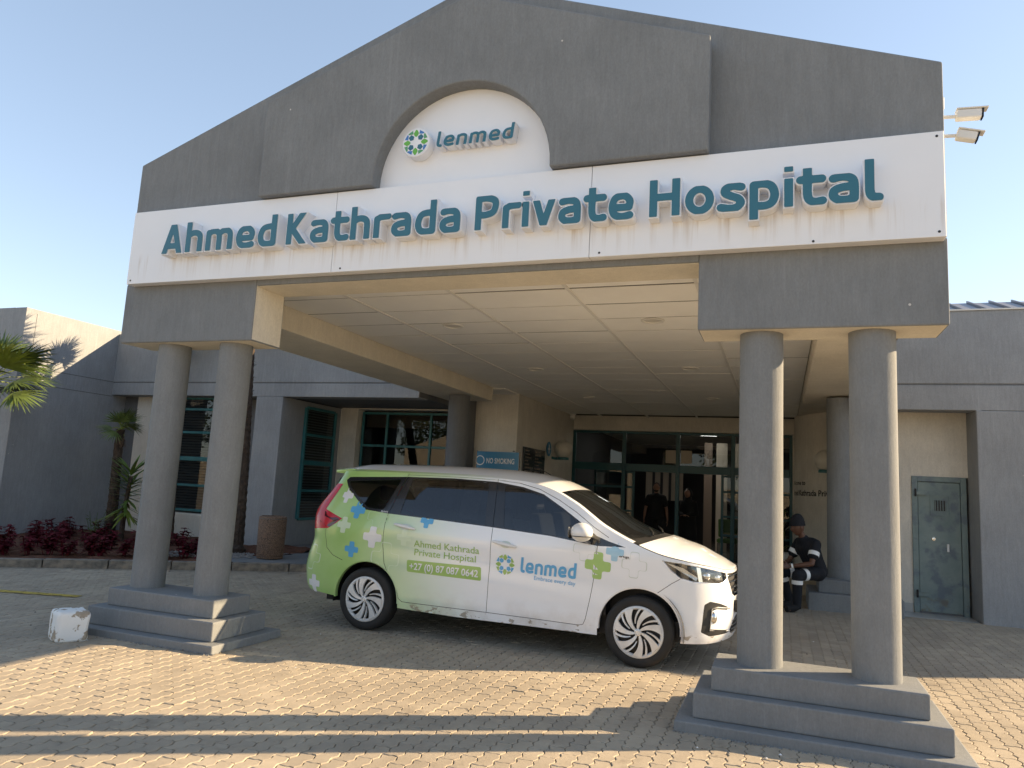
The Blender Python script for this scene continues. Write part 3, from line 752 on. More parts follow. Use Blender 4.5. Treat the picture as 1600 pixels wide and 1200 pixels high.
# side-facing window in the return behind the pillar
sx = -9.02
f = MB(); ys = [12.42, 13.45]; zs = [.62, 1.18, 1.74, 2.30, 2.84]
f2 = MB()
for y in ys: f.box(sx - .0, y - .03, zs[0], sx + .06, y + .03, zs[-1], 'teal')
for z in zs: f.box(sx + .002, ys[0] + .031, z - (.045 if z == 1.74 else .028), sx + .056, ys[1] - .031, z + (.045 if z == 1.74 else .028), 'teal')
w = f.build('window', hosp, .006, 1)
for k in range(4):
    p = MB(); p.add([(sx + .03, ys[0] + .03, zs[k] + .028), (sx + .03, ys[1] - .03, zs[k] + .028), (sx + .03, ys[1] - .03, zs[k + 1] - .028), (sx + .03, ys[0] + .03, zs[k + 1] - .028)], [(0, 1, 2, 3)], 'glass'); p.build('pane', w)
    bb = MB()
    n = 10
    for q in range(n):
        z = zs[k] + (q + .5) * (zs[k + 1] - zs[k]) / n
        bb.add([(sx + .022, ys[0], z - .016), (sx + .022, ys[1], z - .016), (sx + .008, ys[1], z + .018), (sx + .008, ys[0], z + .018)], [(0, 1, 2, 3)], 'blind')
    bb.build('blind', w)
# cream wall with the wide window, under the canopy's left
WY = 13.72
wx0, wx1, wz0, wz1 = -8.62, -6.30, .95, 2.93
wallbox('wall', -9.02, WY, -.1, wx0, WY + .3, 3.10, 'cream'); wallbox('wall', wx1, WY, -.1, -4.93, WY + .3, 3.50, 'cream')
wallbox('wall', wx0 + .0005, WY, -.1, wx1 - .0005, WY + .3, wz0 - .03, 'cream'); wallbox('wall', wx0 + .0005, WY, wz1 + .03, wx1 - .0005, WY + .3, 3.10, 'cream')
window([wx0 + .05, -7.98, -6.93, wx1 - .03], [wz0, 2.20, wz1 - .03], WY + .17, blind=False, room=False)
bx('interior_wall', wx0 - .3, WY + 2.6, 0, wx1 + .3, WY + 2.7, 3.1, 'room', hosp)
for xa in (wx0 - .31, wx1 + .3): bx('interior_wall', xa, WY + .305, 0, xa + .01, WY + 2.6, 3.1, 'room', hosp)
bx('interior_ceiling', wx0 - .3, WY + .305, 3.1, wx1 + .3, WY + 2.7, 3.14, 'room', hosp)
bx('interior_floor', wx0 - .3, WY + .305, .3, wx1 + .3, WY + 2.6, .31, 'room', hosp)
bx('roller_blind', wx0 + .05, WY + .32, 2.60, wx1, WY + .34, 2.95, 'stripe_dark', hosp)
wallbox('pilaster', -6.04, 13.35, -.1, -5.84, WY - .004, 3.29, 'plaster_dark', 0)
# side wall leading back to the entrance
EY = 17.92
wallbox('wall', -5.23, WY + .305, -.1, -4.93, EY + .2, 3.55, 'cream')
# entrance screen wall
wallbox('wall', -4.925, EY - .03, 2.99, .6, EY + .2, 3.5, 'cream')
wallbox('wall', .24, EY - .02, -.1, .6, EY + .2, 2.985, 'cream')
xs = [-4.90, -3.63, -2.33, -1.06, .22]
f = MB(); tk = 'teal_dark'
for x in xs: f.box(x - .045, EY, 0, x + .045, EY + .09, 2.98, tk)
for i in range(4):
    for z, h in ((2.95, .03), (2.10, .09)): f.box(xs[i] + .0455, EY + .003, z - h, xs[i + 1] - .0455, EY + .087, z + h, tk)
ent = f.build('entrance_screen', hosp, .006, 1)
def pane(par, x0, x1, z0, z1, y):
    p = MB(); p.add([(x0, y, z0), (x1, y, z0), (x1, y, z1), (x0, y, z1)], [(0, 1, 2, 3)], 'glass'); p.build('pane', par)
for i in range(4): pane(ent, xs[i] + .045, xs[i + 1] - .045, 2.19, 2.92, EY + .04)
for (a, c) in ((-4.90, -3.63), (-1.06, .22)):
    zz = [0.02, .62, 1.05, 1.62, 2.01] if a > -2 else [.02, .8, 1.62, 2.01]
    ff_ = MB()
    for z in zz[1:-1]: ff_.box(a + .046, EY + .01, z - .025, c - .046, EY + .07, z + .025, tk)
    ff_.build('glazing_bar', ent)
    for k in range(len(zz) - 1): pane(ent, a + .045, c - .045, zz[k], zz[k + 1], EY + .04)
# open sliding leaf at the right
def leaf(x0, x1, y):
    d = MB()
    for x in (x0, x1): d.box(x - .03, y, .02, x + .03, y + .045, 2.01, tk)
    for z in (.05, .62, 1.05, 1.62, 1.98): d.box(x0 + .031, y + .002, z - .025, x1 - .031, y + .043, z + .025, tk)
    d = d.build('sliding_door', hosp, .004, 1); pane(d, x0 + .03, x1 - .03, .05, 1.98, y + .02)
leaf(-1.30, -.35, EY + .12); leaf(-4.35, -3.40, EY + .12)
for x in (-2.62, -2.26):
    bx('door_notice', x, EY - .002 + .03, 2.24, x + .26, EY + .036, 2.55, 'stripe', hosp)
# lobby beyond
bx('lobby_floor', -5, EY + .1, -.05, 6, 26, .004, 'lobby_floor', hosp); bx('lobby_ceiling', -5, EY + .2, 3.2, 6, 26, 3.3, 'cream', hosp)
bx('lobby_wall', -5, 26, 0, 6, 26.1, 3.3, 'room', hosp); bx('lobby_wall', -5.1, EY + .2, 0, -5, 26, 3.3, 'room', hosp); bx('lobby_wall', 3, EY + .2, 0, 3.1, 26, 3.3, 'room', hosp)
for k, x in enumerate((-2.05, -1.72, -1.30, -1.0)):
    bx('lobby_panel', x, 21.5, 0, x + (.22, .30, .20, .26)[k], 21.56, 3.0, ('stripe_dark', 'stripe', 'stripe', 'stripe_dark')[k], hosp)
bx('lobby_screen', -4.2, 24.5, 1.3, -3.0, 24.55, 2.4, 'stripe', hosp)
for x in (-3.98, -3.72, -3.45, -3.2): bx('screen_bar', x, 24.45, 1.3, x + .08, 24.49, 2.4, 'room', hosp)
for n_, (x, y) in enumerate(((-3.72, 20.3), (-3.45, 19.6), (-1.9, 21.0), (-.4, 20.4))):
    t = MB(); t.box(x - .22, y - .11, 3.165, x + .22, y + .11, 3.185, 'lit')
    tag(t.build('lobby_light'), 'small lit ceiling panel seen through the glass over the doors, %s one' % ('leftmost', 'second from the left', 'third from the left', 'rightmost')[n_], 'ceiling light', 'lit ceiling panels inside the lobby')
# curved cream wall on the right of the entrance
cc = (2.35, 17.4); cr_ = 2.08; b = MB(); vs = []; N = 40
for i in range(N + 1):
    a = math.pi * .5 * i / N * 1.25 - .18
    for z in (-.1, 3.52): vs.append((cc[0] - cr_ * math.cos(a), cc[1] - cr_ * math.sin(a), z))
for i in range(N + 1):
    a = math.pi * .5 * i / N * 1.25 - .18
    for z in (-.1, 3.52): vs.append((cc[0] - (cr_ - .2) * math.cos(a), cc[1] - (cr_ - .2) * math.sin(a), z))
n2 = 2 * (N + 1)
fs = [(2 * i, 2 * i + 2, 2 * i + 3, 2 * i + 1) for i in range(N)] + [(n2 + 2 * i + 1, n2 + 2 * i + 3, n2 + 2 * i + 2, n2 + 2 * i) for i in range(N)]
b.add(vs, fs, 'cream'); b.build('curved_wall', hosp, smooth=True)
bx('soffit', .33, 12.905, 3.30, 8, EY + .2, 3.4, 'cream', hosp)
# wall with the steel door
DY = 12.28
dx0, dx1, dz1 = 1.80, 2.50, 1.955
b = MB(); b.prism([(1.12, -.1), (dx0, -.1), (dx0, dz1), (2.53, dz1), (2.53, 2.95), (1.12, 2.95)], DY, DY + .25, 'cream'); b.build('wall', hosp)
bx('threshold', dx0, DY - .02, -.05, dx1, DY + .2, .028, 'plaster_dark', hosp)
bx('wall', dx0, DY + .2, 0, dx1, DY + .24, dz1, 'dark_gap', hosp)
wallbox('return_wall', 2.5285, RY, -.1, 2.60, DY + .3, 2.88, 'plaster_blue')
wallbox('wall', 1.12, DY + .26, -.1, 1.30, 17.9, 3.3, 'cream')
bx('skirting_tile', 1.5, DY - .012, -.02, 1.64, DY - .001, .13, 'tile', hosp); bx('skirting_tile', 1.645, DY - .012, -.02, 1.785, DY - .001, .13, 'tile', hosp)
for k in range(3): bx('threshold_tile', 1.12 + k * .465, RY + .05, -.011, 1.12 + k * .465 + .46, DY, .006, 'tile', hosp)
fr = MB(); fr.box(dx0, DY - .03, 0, dx0 + .075, DY + .1, dz1, 'door_steel'); fr.box(dx1 - .075, DY - .03, 0, dx1, DY + .1, dz1, 'door_steel'); fr.box(dx0 + .0755, DY - .03, dz1 - .075, dx1 - .0755, DY + .1, dz1, 'door_steel')
fr.build('door_frame', hosp, .004, 1)
d = MB(); x0, x1 = dx0 + .08, dx1 - .08
d.prism([(x0, .03), (x1, .03), (x1, dz1 - .08), (x0, dz1 - .08)], DY - .012, DY + .04, 'door_steel')
door = d.build('steel_door', hosp, .004, 1); tag(door, 'dented blue grey steel door with small barred hatch')
h = MB(); hx, hz = 2.165, 1.54
for (a, c, e, f_) in ((-.13, -.15, .13, -.13), (-.13, .13, .13, .15), (-.13, -.129, -.11, .129), (.11, -.129, .13, .129)): h.box(hx + a, DY - .026, hz + c, hx + e, DY - .0125, hz + f_, 'door_steel')
h.box(hx - .075, DY - .02, hz - .075, hx + .075, DY - .0125, hz + .075, 'black'); 
for k in range(5): h.box(hx - .07 + k * .033, DY - .024, hz - .074, hx - .06 + k * .033, DY - .0205, hz + .074, 'door_steel')
h.build('hatch', door)
h = MB(); h.lathe([(0.0001, -.02), (.024, -.018), (.028, 0)], (2.07, DY - .012, 1.06), 'chrome_soft', 20, 'Y'); h.build('lock', door)
h = MB(); h.box(2.235, DY - .05, .89, 2.262, DY - .0125, 1.0, 'white'); h.build('handle', door, .006)
for z in (1.72, .28):
    h = MB(); h.box(dx0 + .03, DY - .055, z - .035, dx0 + .20, DY - .0305, z + .02, 'door_steel'); h.tube([(dx0 + .045, DY - .052, z - .06), (dx0 + .045, DY - .052, z + .05)], .013, 'black', 8); h.build('hinge', door)
# ribbed metal roof behind the right parapet
b = MB(); b.add([(1.08, 12.1, 3.9), (9, 12.1, 3.9), (9, 18.2, 6.02), (1.08, 18.2, 6.02)], [(0, 1, 2, 3)], 'roof_sheet'); rf = b.build('roof', hosp)
for k in range(19):
    x = 1.3 + k * .42
    b = MB(); b.add([(x, 12.1, 3.905), (x + .035, 12.1, 3.905), (x + .035, 12.1, 3.95), (x, 12.1, 3.95), (x, 18.2, 6.025), (x + .035, 18.2, 6.025), (x + .035, 18.2, 6.07), (x, 18.2, 6.07)],
                    [(0, 1, 2, 3), (7, 6, 5, 4), (1, 5, 6, 2), (4, 0, 3, 7), (3, 2, 6, 7)], 'roof_sheet'); b.build('rib', rf)
bx('parapet_cap', CX1 + .06, RY - .02, RZ, 8.17, RY + .38, RZ + .02, 'white_trim', hosp)

bx('roof', -20, 12.04, 4.05, -6.14, 22, 4.15, 'roof_sheet', hosp)  # unseen roof and back wall, added to stop sun leaking into the rooms
bx('rear_wall', -20, 21.9, 0, -5.2, 22, 4.05, 'cream', hosp)
# behind the viewer: mirrored cream building; wall and trees added to darken mirrored horizon
nb = thing('neighbour_building', 'cream building with a low gable mirrored in the ward window', 'building')
b = MB(); b.prism([(-24, 0), (-13.2, 0), (-13.2, 3.3), (-17.5, 6.0), (-24, 3.6)], -26, -16, 'neigh'); b.build('wall', nb)
for x in (-22, -19): bx('window', x, -15.99, 1, x + 1.6, -15.9, 2.4, 'lens', nb)
bx('parapet', -13.1, -25.5, 0, -6.5, -17, 3.1, 'neigh', nb)
bw = MB(); bw.box(-60, -31, 0, 60, -30.7, 2.2, 'neigh'); tag(bw.build('added_boundary_wall'), 'unseen cream wall added behind the viewer to darken the mirrored horizon', 'wall')
def far_tree(x, y, H_, r, seed):
    rg = random.Random(seed); t = thing('tree', 'broad leafy tree added to darken the mirrored horizon, %s' % ('beside the cream gable', 'tall one right of the gable', 'low one opposite the right columns', 'tallest one to the right', 'far right one', 'left of the cream gable', 'near far-left one', 'middle far-left one', 'farthest left one')[seed - 40], 'tree', 'trees added across the court', (x, y, 0))
    b = MB(); b.tube([(0, 0, 0), (.1, 0, H_ * .35), (-.1, .1, H_ * .6)], [.28, .2, .12], 'trunk', 8); b.build('trunk', t)
    b = MB(); cl = [(rg.gauss(0, r * .5), rg.gauss(0, r * .5), H_ * .66 + rg.gauss(0, r * .32), rg.uniform(.3, .55) * r) for _ in range(16)]
    for k in range(2600):
        c = rg.choice(cl); v = Vector((rg.gauss(0, 1), rg.gauss(0, 1), rg.gauss(0, 1))).normalized() * c[3] * rg.uniform(.6, 1); p = Vector(c[:3]) + v
        a = Vector((rg.gauss(0, 1), rg.gauss(0, 1), rg.gauss(0, 1))).normalized() * .15; d = a.orthogonal().normalized() * .10
        b.add([p - a, p + d, p + a, p - d], [(0, 1, 2, 3)], 'leaf_far')
    b.build('crown', t)
for k, (x, y, H_, r) in enumerate(((-9, -22, 5.6, 1.9), (-3, -27, 7.5, 2.6), (5, -24, 6.5, 2.4), (12, -28, 8, 3), (20, -24, 7, 2.6), (-27, -24, 8, 3), (-37, -13, 9, 3.6), (-44, -19, 10, 4), (-50, -12, 10, 4))): far_tree(x, y, H_, r, 40 + k)

# ------------------------------------------------------------------ name board with built-up letters
SY = FY - .10                     # front of the white panels
sign = thing('name_board', 'long white sign board across the canopy front reading Ahmed Kathrada Private Hospital in teal letters', 'sign')
for x0, x1 in ((-5.975, -3.653), (-3.649, -1.370), (-1.366, .995)):
    b = MB(); b.box(x0, SY, 3.230, x1, FY - .003, 3.953, 'sign')
    b.build('board_panel', sign, .002, 1)
for x, z in ((-5.93, 3.265), (.955, 3.92), (.955, 3.265), (-3.56, 3.26), (-1.29, 3.26), (.2, 3.25)):
    b = MB(); b.lathe([(.0001, -.004), (.008, -.003), (.009, 0)], (x, SY, z), 'black', 10, 'Y'); b.build('screw', sign)
def letters3d(parent, word, x0, x1, z, h, yf, yb, hw=.122, edge=.026, xs=1.20, gap=.075, shear=0.0, name='letter', face='letter'):
    """every character a channel letter: white return and rim, teal face just proud of it"""
    pos, fx = word_layout(word, x0, x1, h, xs, gap, hw)
    for ch, px in zip(word, pos):
        b = MB()
        lo = glyph(ch, 0.0, hw, xs, shear)
        T = lambda q, y: (px + q[0] * h * fx, y, z + q[1] * h)
        V, F = fill(lo); b.add([T(v, yf + .005) for v in V], [f[::-1] if False else f for f in F], 'letter_side')
        for lp in lo:
            n = len(lp); b.add([T(q, yf + .005) for q in lp] + [T(q, yb) for q in lp], [(i, n + i, n + (i + 1) % n, (i + 1) % n) for i in range(n)], 'letter_side')
        V, F = fill(glyph(ch, -edge, hw, xs, shear)); b.add([T(v, yf) for v in V], F, face)
        b.build(name, parent)
for wd, x0, x1 in (('Ahmed', -5.535, -4.215), ('Kathrada', -4.12, -2.425), ('Private', -2.31, -1.027), ('Hospital', -.922, .612)):
    letters3d(sign, wd, x0 * .9874, x1 * .9874, 3.457, .294, SY - .115, SY - .0005)
# half-round logo board in the arch
logo = thing('logo_board', 'white half-round sign board in the arch with round emblem and the word lenmed', 'sign')
pts = [(ax - .80, 3.90)] + [(ax + .80 * math.cos(math.pi * (1 - i / 40)), 3.99 + .80 * math.sin(math.pi * (1 - i / 40))) for i in range(41)] + [(ax + .80, 3.90)]
b = MB(); b.prism(pts, FY - .022, FY - .0035, 'sign'); b.build('board_panel', logo)
letters3d(logo, 'lenmed', -2.720, -2.028, 4.250, .139, FY - .12, FY - .0225, .098, .018, 1.15, .075, .10)
def emblem(place, cx, cz, r, off_y, mb_factory):
    """ring of eight petals: green drops, dark kites, mid-green and blue wedges"""
    res = []
    def pol(pts, mt): res.append(([(cx + r * a, cz + r * c) for a, c in pts], mt))
    for k in range(4):
        t = math.pi / 2 * k + math.pi / 2
        def P(rad, ang): return (rad * math.cos(t + ang), rad * math.sin(t + ang))
        pol([P(.40, 0), P(.54, -.27), P(.72, -.29), P(.95, -.06), P(.95, .06), P(.72, .29), P(.54, .27)], 'logo_green')
        t2 = t + math.pi / 4
        def Q(rad, ang): return (rad * math.cos(t2 + ang), rad * math.sin(t2 + ang))
        pol([Q(.28, 0), Q(.47, -.46), Q(.72, -.20), Q(.72, .20), Q(.47, .46)], 'letter')
        pol([Q(.83, -.03), Q(.67, -.44), Q(.95, -.49), Q(.95, -.03)], 'logo_mid')
        pol([Q(.83, .03), Q(.95, .03), Q(.95, .49), Q(.67, .44)], 'logo_blue')
    return res
e = MB(); e.lathe([(.0001, 0), (.122, 0), (.127, .004), (.127, .10)], (-2.904, FY - .123, 4.317), 'letter_side', 44, 'Y'); em = e.build('emblem', logo, smooth=True)
for pts, mt in emblem(None, -2.904, 4.317, .118, 0, None):
    b = MB(); n = len(pts); b.add([(x, FY - .1245, z) for x, z in pts], [list(range(n))], mt); b.build('petal', em)

# ------------------------------------------------------------------ cameras on the canopy corner
def cctv(x0, z0, tilt, lab, x1):
    t = thing('cctv_camera', lab, 'security camera', 'cameras on the canopy corner', (CX1 + .06, 5.9, z0))
    b = MB(); b.box(-.01, -.05, -.05, .03, .05, .05, 'cctv'); b.build('mount', t, .006)
    b = MB(); b.tube([(.03, 0, 0), (.12, 0, -.005), (.16, 0, -.005)], .014, 'cctv', 8); b.build('arm', t, smooth=True)
    L = x1
    b = MB(); c, s = math.cos(tilt), math.sin(tilt)
    def T(p): return (.13 + p[0] * c - p[2] * s, p[1], .0 + p[0] * s + p[2] * c)
    for (a0, a1, a2, a3, a4, a5, mt) in ((-.0, -.035, -.035, L - .02, .035, .035, 'cctv'),): b.box(a0, a1, a2, a3, a4, a5, mt)
    b.v = [T(p) for p in b.v]; hb = b.build('housing', t, .012, 3)
    b = MB(); b.box(-.0, -.042, .036, L + .02, .042, .046, 'cctv'); b.v = [T(p) for p in b.v]; b.build('sunshield', t, .003)
    b = MB(); b.box(L - .0195, -.033, -.033, L - .010, .033, .033, 'lens'); b.v = [T(p) for p in b.v]; b.build('lens', t)
cctv(0, 4.39, -.05, 'upper white bullet camera on the right corner of the canopy, pointing level', .185)
cctv(0, 4.24, -.28, 'lower white bullet camera on the right corner of the canopy, tilted down', .155)
b = MB(); b.box(CX1 + .052, 5.85, 4.43, CX1 + .11, 5.93, 4.53, 'cctv'); tag(b.build('junction_box', None, .006), 'small white junction box above the two cameras on the canopy corner', 'junction box')

# ------------------------------------------------------------------ wall lamps, notices
def globe(x, y, z, lab, nx, ny):
    t = thing('globe_wall_lamp', lab, 'wall lamp', 'globe lamps beside the entrance', (x, y, z))
    b = MB(); b.ball((0, 0, 0), .205, 'glass_lamp', 16); b.build('globe', t, smooth=True)
    b = MB(); b.lathe([(.0001, -.235), (.13, -.235), (.13, -.185), (.10, -.17)], (0, 0, 0), 'teal', 24); b.tube([(0, 0, -.21), (nx * .2, ny * .2, -.21), (nx * .31, ny * .31, -.19)], .03, 'teal', 8); b.build('bracket', t, smooth=True)
globe(-4.66, 16.15, 2.38, 'dull white globe lamp on the cream wall left of the entrance doors', -1, 0)
globe(.80, 15.45, 2.30, 'dull white globe lamp on the curved wall right of the entrance doors', .7, .7)
nbd = thing('notice_board', 'dark notice board with lines of white lettering on the cream side wall', 'notice board')
b = MB(); b.box(-4.929, 14.10, 1.10, -4.905, 15.55, 2.30, 'trim'); b.build('board', nbd, .004)
rr_ = random.Random(3)
b = MB()
for k in range(14):
    z = 2.22 - k * .07
    for (ya, yb) in ((14.2, 14.75), (14.85, 15.45)):
        L = (yb - ya) * rr_.uniform(.35, .95); b.add([(-4.9035, ya, z), (-4.9035, ya + L, z), (-4.9035, ya + L, z + .028), (-4.9035, ya, z + .028)], [(0, 1, 2, 3)], 'kerb')
b.build('lettering', nbd)
rs = thing('round_wall_sign', 'small round blue sign with a white cross beside the globe lamp', 'sign')
b = MB(); b.lathe([(.0001, 0), (.16, 0), (.165, .012)], (0, 0, 0), 'sign_blue', 32); o = b.build('disc', rs); o.rotation_euler = (0, R(90), 0); 
b = MB(); b.box(-.004, -.02, -.10, 0, .02, .10, 'white'); b.box(-.004, -.07, -.02, -.0005, .07, .02, 'white'); b.v = [(-x + .014, y, z) for x, y, z in b.v]; b.build('cross', rs)
rs.location = (-4.915, 15.82, 2.36)
# NO SMOKING sign
ns = thing('no_smoking_sign', 'blue NO SMOKING sign in a frame behind the roof of the car', 'sign')
nx0, nx1, nz0, nz1, ny = -5.42, -4.575, 1.75, 2.115, 12.9
b = MB(); b.box(nx0, ny, nz0, nx1, ny + .03, nz1, 'sign_blue'); b.build('panel', ns, .003)
b = MB()
for x in (nx0 - .012, nx1): b.box(x + .0005, ny - .004, 0, x + .0125, ny + .034, nz1 + .01, 'trim')
b.build('post', ns)
b = MB(); b.box(nx0, ny - .001, 1.40, nx1, ny + .028, nz0 - .003, 'white'); b.build('panel', ns)
def flat_text(parent, txt, x0, x1, z, h, y, mt, bold=0.0, name='lettering', shear=0.0):
    V, F = text_data(txt, offset=bold, shear=shear); B = bounds(V); s = h / CAP; fx = (x1 - x0) / (B[1] - B[0])
    b = MB(); b.add([(x0 + (v[0] - B[0]) * fx, y, z + v[1] * s) for v in V], F, mt); return b.build(name, parent)
flat_text(ns, 'NO SMOKING', -5.22, -4.66, 1.895, .095, ny - .002, 'white', .02)
b = MB(); N = 30
ring = [(-5.35 + r * math.cos(2 * math.pi * k / N), ny - .002, 1.945 + r * math.sin(2 * math.pi * k / N)) for r in (.075, .092) for k in range(N)]
b.add(ring, [(k, (k + 1) % N, N + (k + 1) % N, N + k) for k in range(N)], 'white'); b.build('symbol_ring', ns)
b = MB(); b.box(-4.70, ny - .01, nz1 + .0105, -4.665, ny + .02, nz1 + .028, 'black'); b.build('clip', ns)
# small dome camera in the ceiling corner
t = thing('dome_camera', 'small white dome camera in the ceiling corner above the entrance doors', 'security camera', None, (-4.83, 17.4, 3.26))
b = MB(); b.ball((0, 0, 0), .075, 'cctv', 8); b.build('dome', t, smooth=True); b = MB(); b.lathe([(.09, .05), (.09, .07)], (0, 0, 0), 'cctv', 16); b.build('base', t)
# lettering on the curved wall
wl = thing('wall_lettering', 'dark lettering Ahmed Kathrada Private Hospital on the curved cream wall', 'lettering')
def curved_text(txt, s0, s1, z, h, name='lettering', bold=.015):
    V, F = text_data(txt, offset=bold, res=2); B = bounds(V); k = h / CAP; fx = (s1 - s0) / (B[1] - B[0])
    b = MB(); r = cr_ + .006; out = []
    for v in V:
        a = (s0 + (v[0] - B[0]) * fx) / cr_
        out.append((cc[0] - r * math.cos(a), cc[1] - r * math.sin(a), z + v[1] * k))
    b.add(out, F, 'trim'); b.build(name, wl)
curved_text('Welcome to', .05, .92, 1.84, .09)
curved_text('Ahmed Kathrada Private Hospital', .02, 2.55, 1.62, .115)

# ------------------------------------------------------------------ litter bin, stone, planter
t = thing('litter_bin', 'round exposed-aggregate concrete litter bin standing on the kerb', 'bin', None, (-7.86, 10.22, .12))
b = MB(); b.lathe([(.0001, 0), (.205, 0), (.215, .03), (.2, .035), (.215, .05), (.222, .62), (.215, .665), (.185, .675), (.18, .60), (.0001, .60)], (0, 0, 0), 'aggregate', 40); b.build('drum', t, smooth=True, angle=60)
b = MB(); b.lathe([(.223, .632), (.2235, .640)], (0, 0, 0), 'plaster_dark', 40); b.build('rim_groove', t)
# whitewashed stone block
bm = bmesh.new(); bmesh.ops.create_cube(bm, size=1)
bmesh.ops.bevel(bm, geom=bm.edges[:], offset=.17, segments=4, affect='EDGES', profile=.6)
bmesh.ops.subdivide_edges(bm, edges=bm.edges[:], cuts=2, use_grid_fill=True)
from mathutils import noise as mnoise
for v in bm.verts:
    n = mnoise.noise(v.co * 3.2) * .05 + mnoise.noise(v.co * 9) * .02 + mnoise.noise(v.co * 25) * .008
    v.co += v.co.normalized() * n; v.co.x *= .30; v.co.y *= .25; v.co.z *= .262
    if v.co.z < -.118: v.co.z = -.118
for f in bm.faces: f.smooth = True
me = bpy.data.meshes.new('stone'); bm.to_mesh(me); bm.free(); me.materials.append(M['block'])
o = link('kerb_stone_block', me); o.location = (-5.70, 4.83, .118); o.rotation_euler = (0, 0, R(-28))
tag(o, 'chipped whitewashed stone block lying beside the left column pedestal', 'stone block')

kerb = thing('kerb', 'x', 'x'); 
for k_ in ('label', 'category'): del kerb[k_]
kerb['kind'] = 'structure'
KA = Vector((-10.95, 6.93)); KB = Vector((-6.95, 10.02)); kd = (KB - KA); kl = kd.length; kd /= kl; kn = Vector((-kd.y, kd.x))
ks = MB(); ks.box(.007, 0, -.1, .835, .14, .108, 'kerb'); km = ks.build('kerb_stone', kerb, .012, 2)
kmesh = km.data; first = True
n = 0; off_list = []
for i in range(-1, 6):
    o = km if i == -1 else link('kerb_stone', kmesh, kerb)
    p = KA + kd * (i * .842 + .55); o.location = (p.x, p.y, rnd.uniform(-.004, .004)); o.rotation_euler = (0, 0, math.atan2(kd.y, kd.x) + rnd.uniform(-.006, .006))
KE = KA + kd * (6 * .842 + .55)
# raised apron behind the kerb end, with the paved walk to the entrance
ap = MB(); ap.add([(KE.x, KE.y, -.05), (-6.2, KE.y, -.05), (-6.2, 13.7, -.05), (-9.0, 13.7, -.05), (-9.0, 10.5, -.05), (-7.85, 9.9, -.05),
                   (KE.x, KE.y, .108), (-6.2, KE.y, .108), (-6.2, 13.7, .108), (-9.0, 13.7, .108), (-9.0, 10.5, .108), (-8.2, 9.28, .108)], [(6, 7, 8, 9, 10, 11), (0, 1, 7, 6), (1, 2, 8, 7)], 'concrete')
tag(ap.build('walkway'), kind='structure')
# soil bed
N = 46; b = MB(); vs = []; fs = []
for j in range(N + 1):
    for i in range(N + 1):
        u = i / N; w = j / N
        x = -14.6 + u * 6.6; ybase = KA.y + (x - KA.x) * kd.y / kd.x + .10
        y = ybase + w * (12.0 - ybase)
        z = .085 + .05 * mnoise.noise(Vector((x * 3, y * 3, 0))) + .035 * mnoise.noise(Vector((x * 11, y * 11, 2))) + .05 * w
        vs.append((x, y, z))
for j in range(N):
    for i in range(N): fs.append((j * (N + 1) + i, j * (N + 1) + i + 1, (j + 1) * (N + 1) + i + 1, (j + 1) * (N + 1) + i))
b.add(vs, fs, 'soil'); so = b.build('soil_bed', smooth=True); tag(so, kind='structure')
# gravel round the tall palm
b = MB(); rg = random.Random(5)
def stone(b, x, y, z, r, mt, rg):
    vs = []
    for k in range(5):
        a = 2 * math.pi * k / 5 + rg.random(); q = r * rg.uniform(.7, 1.2); vs.append((x + q * math.cos(a), y + q * math.sin(a), z))
    vs.append((x, y, z + r * rg.uniform(.6, 1.0)))
    b.add(vs, [(k, (k + 1) % 5, 5) for k in range(5)], mt)
for k in range(800):
    s = rg.uniform(0, 1.5); t_ = rg.uniform(.02, .8)
    p = Vector((-8.95, 9.25)) + kd * (s - .3) + kn * t_
    if p.x > -8.0 and p.y < 9.5: continue
    stone(b, p.x, p.y, .115, rg.uniform(.015, .034), 'gravel', rg)
tag(b.build('gravel'), kind='stuff')

def leaf_quad(b, base, d, up, L, w, mt, droop=.2, seg=3, fold=.0):
    """a pointed leaf blade with droop"""
    d = Vector(d).normalized(); up = Vector(up); s = d.cross(up)
    s = s.normalized() if s.length > 1e-5 else Vector((1, 0, 0)); p = Vector(base); vs = []
    ws = [.45, 1.0, .8, 0] if seg == 3 else [.6, 1.0, .9, .6, 0]
    for i in range(seg + 1):
        f = i / seg; c = p + d * (L * f) + Vector((0, 0, -1)) * (droop * L * f * f)
        vs += [c - s * w * .5 * ws[i], c + s * w * .5 * ws[i]]
    fs = [(2 * i, 2 * i + 1, 2 * i + 3, 2 * i + 2) for i in range(seg)]
    b.add(vs, fs, mt)
def coleus(seed):
    rg = random.Random(seed); b = MB()
    for st in range(rg.randint(4, 6)):
        bxx, byy = rg.uniform(-.12, .12), rg.uniform(-.12, .12); H_ = rg.uniform(.16, .34)
        b.tube([(bxx * .4, byy * .4, 0), (bxx, byy, H_)], .006, 'coleus', 4, cap=False)
        for lv in range(5):
            z = H_ * (.3 + .7 * lv / 4); nL = 6 if lv < 4 else 7
            for k in range(nL):
                a = 2 * math.pi * (k + rg.random() * .5) / nL + lv; L = rg.uniform(.09, .15) * (1.1 - .09 * lv)
                leaf_quad(b, (bxx * z / H_, byy * z / H_, z), (math.cos(a), math.sin(a), rg.uniform(.1, .7)), (0, 0, 1), L, .052, 'coleus', rg.uniform(.2, .6))
    return b.mesh('coleus')
cms = [coleus(k) for k in range(5)]
